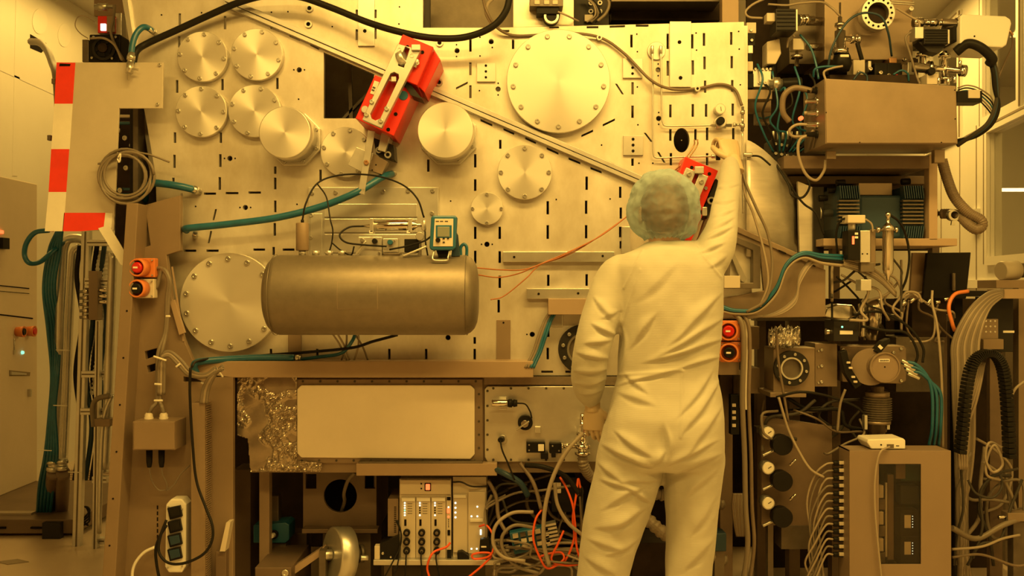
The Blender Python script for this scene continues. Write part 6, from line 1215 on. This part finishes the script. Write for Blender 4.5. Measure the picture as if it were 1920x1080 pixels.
nt.links.new(nz_.outputs['Fac'], ad.inputs[0]); nt.links.new(sb_.outputs[0], ad.inputs[2]); nt.links.new(ad.outputs[0], mx.inputs[0])
nt.links.new(df.outputs[0], mx2.inputs[1]); nt.links.new(tl2.outputs[0], mx2.inputs[2]); nt.links.new(tr.outputs[0], mx.inputs[1]); nt.links.new(mx2.outputs[0], mx.inputs[2]); nt.links.new(mx.outputs[0], o_.inputs[0])
PY = -.58
def loft(m, secs, seg=28, power=2.3):
    """secs: (x px, y px, Y, half width px, half depth m); closed loft of superellipse rings lying in level planes"""
    v = []; f = []
    for x, y, Y, w_, d_ in secs:
        c = P(x, y, Y); hw = w_*S(Y)
        for k in range(seg):
            a = 2*math.pi*k/seg; ca, sa = math.cos(a), math.sin(a)
            v.append(c+Vector((hw*math.copysign(abs(ca)**(2/power), ca), d_*math.copysign(abs(sa)**(2/power), sa), 0)))
    for i in range(len(secs)-1):
        for k in range(seg): f.append((i*seg+k, i*seg+(k+1) % seg, (i+1)*seg+(k+1) % seg, (i+1)*seg+k))
    f.append(tuple(range(seg-1, -1, -1))); f.append(tuple((len(secs)-1)*seg+k for k in range(seg)))
    m.add(v, f)
def limb(m, pts, seg=20):
    path = smooth_path([P(x, y, Y) for x, y, Y, r in pts], 5); rr = smooth_path([Vector((r*S(Y), 0, 0)) for x, y, Y, r in pts], 5)
    m.tube(path, [max(.004, q.x) for q in rr], seg)
bd = MB()
loft(bd, [(1256, 452, PY+.02, 42, .065), (1254, 466, PY, 62, .085), (1252, 480, PY, 94, .10), (1250, 498, PY, 106, .115), (1252, 530, PY, 104, .125), (1255, 580, PY, 99, .13), (1256, 630, PY, 96, .128), (1252, 680, PY, 94, .122), (1251, 705, PY, 93, .122), (1250, 740, PY, 101, .135), (1248, 780, PY-.01, 109, .15), (1244, 820, PY-.01, 114, .155), (1241, 850, PY-.01, 115, .15), (1238, 875, PY, 112, .13)])
# legs (left one set aside and slightly forward)
limb(bd, [(1184, 800, PY, 52), (1180, 860, PY, 62), (1174, 900, PY, 62), (1160, 950, PY, 60), (1146, 1000, PY, 55), (1135, 1050, PY, 51), (1126, 1110, PY, 47), (1118, 1180, PY, 43), (1114, 1250, PY, 38), (1114, 1266, PY, 33)])
limb(bd, [(1304, 800, PY, 50), (1302, 860, PY, 56), (1299, 900, PY, 54), (1297, 960, PY, 50), (1294, 1030, PY, 46), (1291, 1080, PY, 44), (1288, 1150, PY, 42), (1286, 1250, PY, 37), (1286, 1266, PY, 33)])
# left arm, hanging
limb(bd, [(1185, 505, PY, 30), (1160, 512, PY, 34), (1143, 545, PY, 37), (1130, 585, PY-.02, 37), (1117, 630, PY-.04, 36), (1107, 670, PY-.03, 34), (1104, 705, PY+.02, 33), (1104, 732, PY+.06, 28), (1108, 748, PY+.08, 21), (1111, 756, PY+.09, 17)])
# right arm, raised to the valve
limb(bd, [(1300, 505, PY, 34), (1325, 492, PY, 38), (1343, 462, PY+.02, 36), (1354, 425, PY+.07, 29), (1361, 385, PY+.15, 25), (1367, 345, PY+.26, 21), (1369, 318, PY+.34, 18), (1370, 304, PY+.38, 15)])
tmp = bd.build('tmp_body', 'suit_cloth')
rm = tmp.modifiers.new('remesh', 'REMESH'); rm.mode = 'VOXEL'; rm.voxel_size = .0085
smm = tmp.modifiers.new('smooth', 'SMOOTH'); smm.factor = .5; smm.iterations = 7
ss_ = tmp.modifiers.new('sub', 'SUBSURF'); ss_.levels = 1; ss_.render_levels = 1
dg = bpy.context.evaluated_depsgraph_get(); me = bpy.data.meshes.new_from_object(tmp.evaluated_get(dg), depsgraph=dg)
loc = tmp.location.copy(); bpy.data.objects.remove(tmp)
# folds: (x0,y0,x1,y1,width px,height m) ridges on the camera side
FO = [(1255, 640, 1340, 560, 9, .010), (1240, 660, 1345, 600, 9, .010), (1215, 675, 1345, 640, 8, .009), (1180, 650, 1230, 590, 8, .007), (1195, 560, 1260, 500, 14, .004), (1160, 720, 1270, 692, 5, .006),
      (1275, 692, 1345, 672, 5, .006), (1160, 735, 1225, 760, 9, .006), (1175, 700, 1215, 738, 8, .006), (1285, 810, 1345, 720, 9, .008), (1290, 850, 1350, 770, 9, .007), (1275, 780, 1330, 700, 8, .006),
      (1160, 812, 1215, 850, 9, .010), (1135, 838, 1215, 872, 8, .011), (1215, 872, 1245, 845, 8, .008), (1125, 870, 1165, 905, 8, .009), (1165, 905, 1232, 895, 8, .009), (1125, 900, 1180, 918, 7, .009), (1180, 918, 1222, 940, 7, .009), (1130, 950, 1215, 905, 8, .007), (1120, 985, 1180, 970, 9, .007), (1150, 985, 1210, 955, 8, .008), (1110, 1010, 1160, 1025, 9, .006), (1140, 1040, 1190, 1010, 8, .006), (1100, 1050, 1150, 1075, 9, .006),
      (1255, 870, 1340, 830, 7, .007), (1262, 890, 1345, 855, 7, .006), (1290, 930, 1342, 880, 9, .006), (1300, 1000, 1340, 930, 9, .005), (1280, 1070, 1335, 1010, 9, .005),
      (1115, 612, 1155, 630, 6, .010), (1100, 645, 1145, 640, 6, .010), (1085, 660, 1138, 672, 6, .010), (1080, 690, 1135, 690, 6, .010), (1078, 715, 1130, 708, 6, .009), (1082, 735, 1125, 728, 5, .008), (1120, 560, 1150, 600, 7, .006), (1132, 600, 1160, 585, 6, .005),
      (1325, 445, 1375, 425, 5, .007), (1330, 430, 1378, 408, 5, .006), (1340, 405, 1380, 392, 5, .005), (1345, 380, 1382, 372, 5, .004), (1310, 470, 1360, 455, 6, .006), (1330, 500, 1362, 480, 7, .005), (1350, 350, 1382, 345, 4, .004),
      (1163, 610, 1160, 690, 8, -.006), (1200, 505, 1165, 610, 2.0, .003), (1205, 470, 1170, 540, 2.0, .0035), (1305, 462, 1352, 520, 2.0, .0035), (1280, 695, 1276, 820, 2.2, .004), (1160, 703, 1278, 694, 2.4, .004), (1246, 800, 1246, 860, 10, -.010)]
import numpy as np
nvt = len(me.vertices); co = np.empty(nvt*3); me.vertices.foreach_get('co', co); co = co.reshape(-1, 3)
nr = np.empty(nvt*3); me.vertex_normals.foreach_get('vector', nr); nr = nr.reshape(-1, 3)
pw = co+np.array(loc); dd_ = pw[:, 1]-CAMY; PX = 960+pw[:, 0]*F/dd_; PYY = 540-(pw[:, 2]-CZ)*F/dd_
wgt = np.clip((-nr[:, 1]+.15)/.5, 0, 1); hh = np.zeros(nvt)
wx = np.array([noise.noise(Vector((p[0]*7, p[2]*7, 1.3))) for p in pw]); wy = np.array([noise.noise(Vector((p[0]*7, p[2]*7, 8.3))) for p in pw])
for x0, y0, x1, y1, wd, am in FO:
    seam = wd < 3; k_ = 0 if seam else 9
    X, Y_ = PX+k_*wx, PYY+k_*wy
    dx, dy = x1-x0, y1-y0; L = math.hypot(dx, dy)
    t = ((X-x0)*dx+(Y_-y0)*dy)/(L*L); tt = np.clip(t, 0, 1)
    if seam:
        dist = np.hypot(X-x0-dx*tt, Y_-y0-dy*tt); hh += am*wgt*np.exp(-(dist/wd)**2); continue
    sd = ((X-x0)*dy-(Y_-y0)*dx)/L
    sd = sd if dx > 0 else -sd                      # positive: above the fold on a left-to-right run
    e = np.sin(math.pi*np.clip((t+.15)/1.3, 0, 1))**1.4; ww = wd*(.35+.65*e)
    u = sd/ww; h_ = np.where(u > 0, np.exp(-(u/1.5)**2), np.exp(-(u/.62)**2)); h_ = h_-.45*np.exp(-((u+1.25)/.5)**2)
    hh += am*1.35*e*wgt*h_
hh += np.array([.004*noise.noise(q)+.0022*noise.noise(q*2.7) for q in (Vector((p[0]*9, p[1]*9, p[2]*6)) for p in pw)])
hh = np.clip(hh, -.016, .02)
me.vertices.foreach_set('co', (co+nr*hh[:, None]).ravel()); me.update()
bm = bmesh.new(); bm.from_mesh(me)
for _ in range(1): bmesh.ops.smooth_vert(bm, verts=bm.verts[:], factor=.4, use_axis_x=True, use_axis_y=True, use_axis_z=True)
bm.to_mesh(me); bm.free()
me.materials.clear(); me.materials.append(MT['suit_cloth'])
me.polygons.foreach_set('use_smooth', [True]*len(me.polygons)); me.name = 'coverall'
pe = thing('person', 'person in pale cleanroom coverall and bouffant cap reaching up to the valve', 'person', Vector((P(1245, 0, PY).x, PY, 0)))
link('coverall', me, loc, pe)
# head with face turned to the machine, hair, ears
HC = P(1246, 398, PY+.02)
hm = MB(); v = []; f = []; nu, nv = 24, 32
for i in range(nu+1):
    ph = math.pi*i/nu
    for j in range(nv):
        th = 2*math.pi*j/nv; x = math.sin(ph)*math.cos(th); y = math.sin(ph)*math.sin(th); z = math.cos(ph)
        rx, ry, rz = .078, .098, .118
        jaw = 1-(.28*max(0, -z)**1.5)
        p = Vector((x*rx*jaw, y*ry*(jaw if y > 0 else jaw*.92), z*rz))
        if y > .3:   # face side (away from the camera): brow, nose, chin
            p.y += .026*math.exp(-((x/.16)**2+((z+.12)/.22)**2)) + .008*math.exp(-((x/.4)**2+((z-.2)/.12)**2)) + .012*math.exp(-((x/.3)**2+((z+.8)/.18)**2))
            for sx in (-1, 1): p.y -= .008*math.exp(-(((x-sx*.38)/.16)**2+((z-.04)/.1)**2))
            p.y += .004*math.exp(-((x/.3)**2+((z+.48)/.06)**2))
        v.append(HC+p)
for i in range(nu):
    for j in range(nv): f.append((i*nv+j, i*nv+(j+1) % nv, (i+1)*nv+(j+1) % nv, (i+1)*nv+j))
hd = hm.add(v, f, True).build('head', 'skin', pe)
hm = MB(); hm.lathe(HC+Vector((0, .0, -.07)), HC+Vector((0, -.01, -.17)), [(0, .056), (.5, .055), (1, .062)], 20); hm.build('neck', 'skin', pe)
for sx in (-1, 1):
    e = MB(); vv = []; ff = []
    for i in range(9):
        for j in range(14):
            ph = math.pi*i/8; th = 2*math.pi*j/14; vv.append(HC+Vector((sx*.083+.010*math.sin(ph)*math.cos(th), .005+.018*math.sin(ph)*math.sin(th), -.012+.033*math.cos(ph))))
    for i in range(8):
        for j in range(14): ff.append((i*14+j, i*14+(j+1) % 14, (i+1)*14+(j+1) % 14, (i+1)*14+j))
    e.add(vv, ff, True).build('ear', 'skin', hd)
    q = HC+Vector((sx*.03, .088, .006)); MB().lathe(q, q+Vector((0, .012, 0)), [(0, .011), (.7, .008), (1, .002)], 12).build('eye', 'white_plastic', hd)
MB().box(tuple(HC+Vector((-.022, .085, -.062))), tuple(HC+Vector((.022, .097, -.056)))).build('mouth', 'red_button', hd, .002)
hm = MB(); v = []; f = []
for i in range(15):
    ph = math.pi*.70*i/14
    for j in range(nv):
        th = 2*math.pi*j/nv; x = math.sin(ph)*math.cos(th); y = math.sin(ph)*math.sin(th); z = math.cos(ph)
        k_ = 1.06+.03*noise.noise(Vector((x*9, y*9, z*9)))
        k_ += .06*noise.noise(Vector((x*3+4, y*3, z*5)))
        if (y > .45 and z < .5) or (y > -.25 and z < -.3): k_ = .90
        v.append(HC+Vector((x*.080*k_, y*.100*k_, z*.120*k_)))
for i in range(14):
    for j in range(nv): f.append((i*nv+j, i*nv+(j+1) % nv, (i+1)*nv+(j+1) % nv, (i+1)*nv+j))
hm.add(v, f, True).build('hair', 'hair', pe)
# bouffant cap: loose puffed sac with creases and gathered rim
CC = P(1244, 394, PY+.01); v = []; f = []; nu, nv = 80, 128
for i in range(nu+1):
    ph = math.pi*(.015+.80*i/nu)
    for j in range(nv):
        th = 2*math.pi*j/nv; x = math.sin(ph)*math.cos(th); y = math.sin(ph)*math.sin(th); z = math.cos(ph)
        pl = 1+.05*noise.noise(Vector((x*2.2+3, y*2.2, z*2.2)))+.035*noise.noise(Vector((x*5, y*5, z*5+2)))-.085*abs(noise.noise(Vector((x*3.6, y*3.6, z*3.6+7))))-.02*abs(noise.noise(Vector((x*11, y*11, z*11+7))))
        rim = max(0, (i/nu-.82)/.18); pl *= 1-.10*rim; pl += .022*rim*math.sin(th*26)
        v.append(CC+Vector((x*.131*pl, y*.138*pl, z*.143*pl+ (-.012*y if y < 0 else .02*y))))
for i in range(nu):
    for j in range(nv): f.append((i*nv+j, i*nv+(j+1) % nv, (i+1)*nv+(j+1) % nv, (i+1)*nv+j))
f.append(tuple(range(nv)))
cap = MB().add(v, f, True).build('bouffant_cap', 'cap_fabric', pe)
# gloved hands: palm plus five bent fingers grown from it, remeshed into one skin
def hand(name, base, ups, palm_n, side, curl, k=1.0):
    """base: wrist point; ups: direction of the fingers; palm_n: direction the palm faces; side: towards the thumb"""
    u = ups.normalized(); n_ = (palm_n-u*palm_n.dot(u)).normalized(); s_ = u.cross(n_); s_ = s_ if s_.dot(side) > 0 else -s_
    m = MB()
    m.tube([base-u*.045*k, base-u*.02*k, base, base+u*.02*k], [.030*k, .029*k, .028*k, .027*k], 16)
    pv = []; pf = []; rows = [(0, .026, .019), (.03, .036, .018), (.06, .042, .017), (.09, .042, .014)]
    for t, w_, d_ in rows:
        for q in range(16):
            a = 2*math.pi*q/16; pv.append(base+u*t*k+s_*(w_*math.cos(a)*k)+n_*(d_*math.sin(a)*k))
    for i in range(3):
        for q in range(16): pf.append((i*16+q, i*16+(q+1) % 16, (i+1)*16+(q+1) % 16, (i+1)*16+q))
    pf += [tuple(range(15, -1, -1)), tuple(48+q for q in range(16))]; m.add(pv, pf)
    for i, (off, L, r) in enumerate(((.030, .072, .0092), (.010, .080, .0095), (-.010, .074, .0092), (-.030, .058, .0082))):
        p = base+u*.080*k+s_*off*k; d = u+s_*off*1.2; pts = [p-u*.02*k, p]; a = 0
        for seg, c_ in ((.45, curl[0]), (.30, curl[1]), (.25, curl[2])):
            a += c_+.06*i; dd = (d*math.cos(a)+n_*math.sin(a)).normalized(); pts.append(pts[-1]+dd*L*seg*k)
        path = smooth_path(pts, 4); m.tube(path, [r*k*(1-.22*q/len(path)) for q in range(len(path))], 10)
    p = base+u*.02*k+s_*.024*k; pts = [p, p+(u*.7+s_*.7+n_*.3).normalized()*.032*k]; pts.append(pts[-1]+(u*.9+s_*.1+n_*.5).normalized()*.032*k); pts.append(pts[-1]+(u*.7-s_*.4+n_*.7).normalized()*.024*k)
    path = smooth_path(pts, 4); m.tube(path, [.0125*k*(1-.25*q/len(path)) for q in range(len(path))], 10)
    o = m.build(name, 'glove', pe)
    r_ = o.modifiers.new('remesh', 'REMESH'); r_.mode = 'VOXEL'; r_.voxel_size = .0028; r_.use_smooth_shade = True
    s2 = o.modifiers.new('smooth', 'SMOOTH'); s2.factor = .5; s2.iterations = 3
    return o
hand('glove', P(1375, 304, PY+.38), Vector((-.12, .42, .9)), Vector((-.35, 1, -.2)), Vector((-1, .1, 0)), (.6, .9, .8), 1.1)
hand('glove', P(1111, 760, PY+.095), Vector((.08, .12, -1)), Vector((.35, .9, 0)), Vector((.8, .5, 0)), (.18, .35, .35), 1.0)
for bx, by in ((1114, 1266), (1286, 1266)):
    q = P(bx, by, PY); v = []; f = []
    secs = [(-.09, .035, .03), (-.06, .045, .06), (0, .048, .085), (.06, .048, .075), (.12, .047, .055), (.17, .035, .04), (.19, .02, .03)]
    for yo, hw, hh in secs:
        for kx in range(14):
            a = 2*math.pi*kx/14; v.append(Vector((q.x+hw*math.cos(a), PY+yo, max(0, hh*.5+hh*.5*math.sin(a)*1.0))))
    for i in range(len(secs)-1):
        for kx in range(14): f.append((i*14+kx, i*14+(kx+1) % 14, (i+1)*14+(kx+1) % 14, (i+1)*14+kx))
    f += [tuple(range(13, -1, -1)), tuple((len(secs)-1)*14+kx for kx in range(14))]
    MB().add(v, f, True).build('shoe', 'shoe', pe)
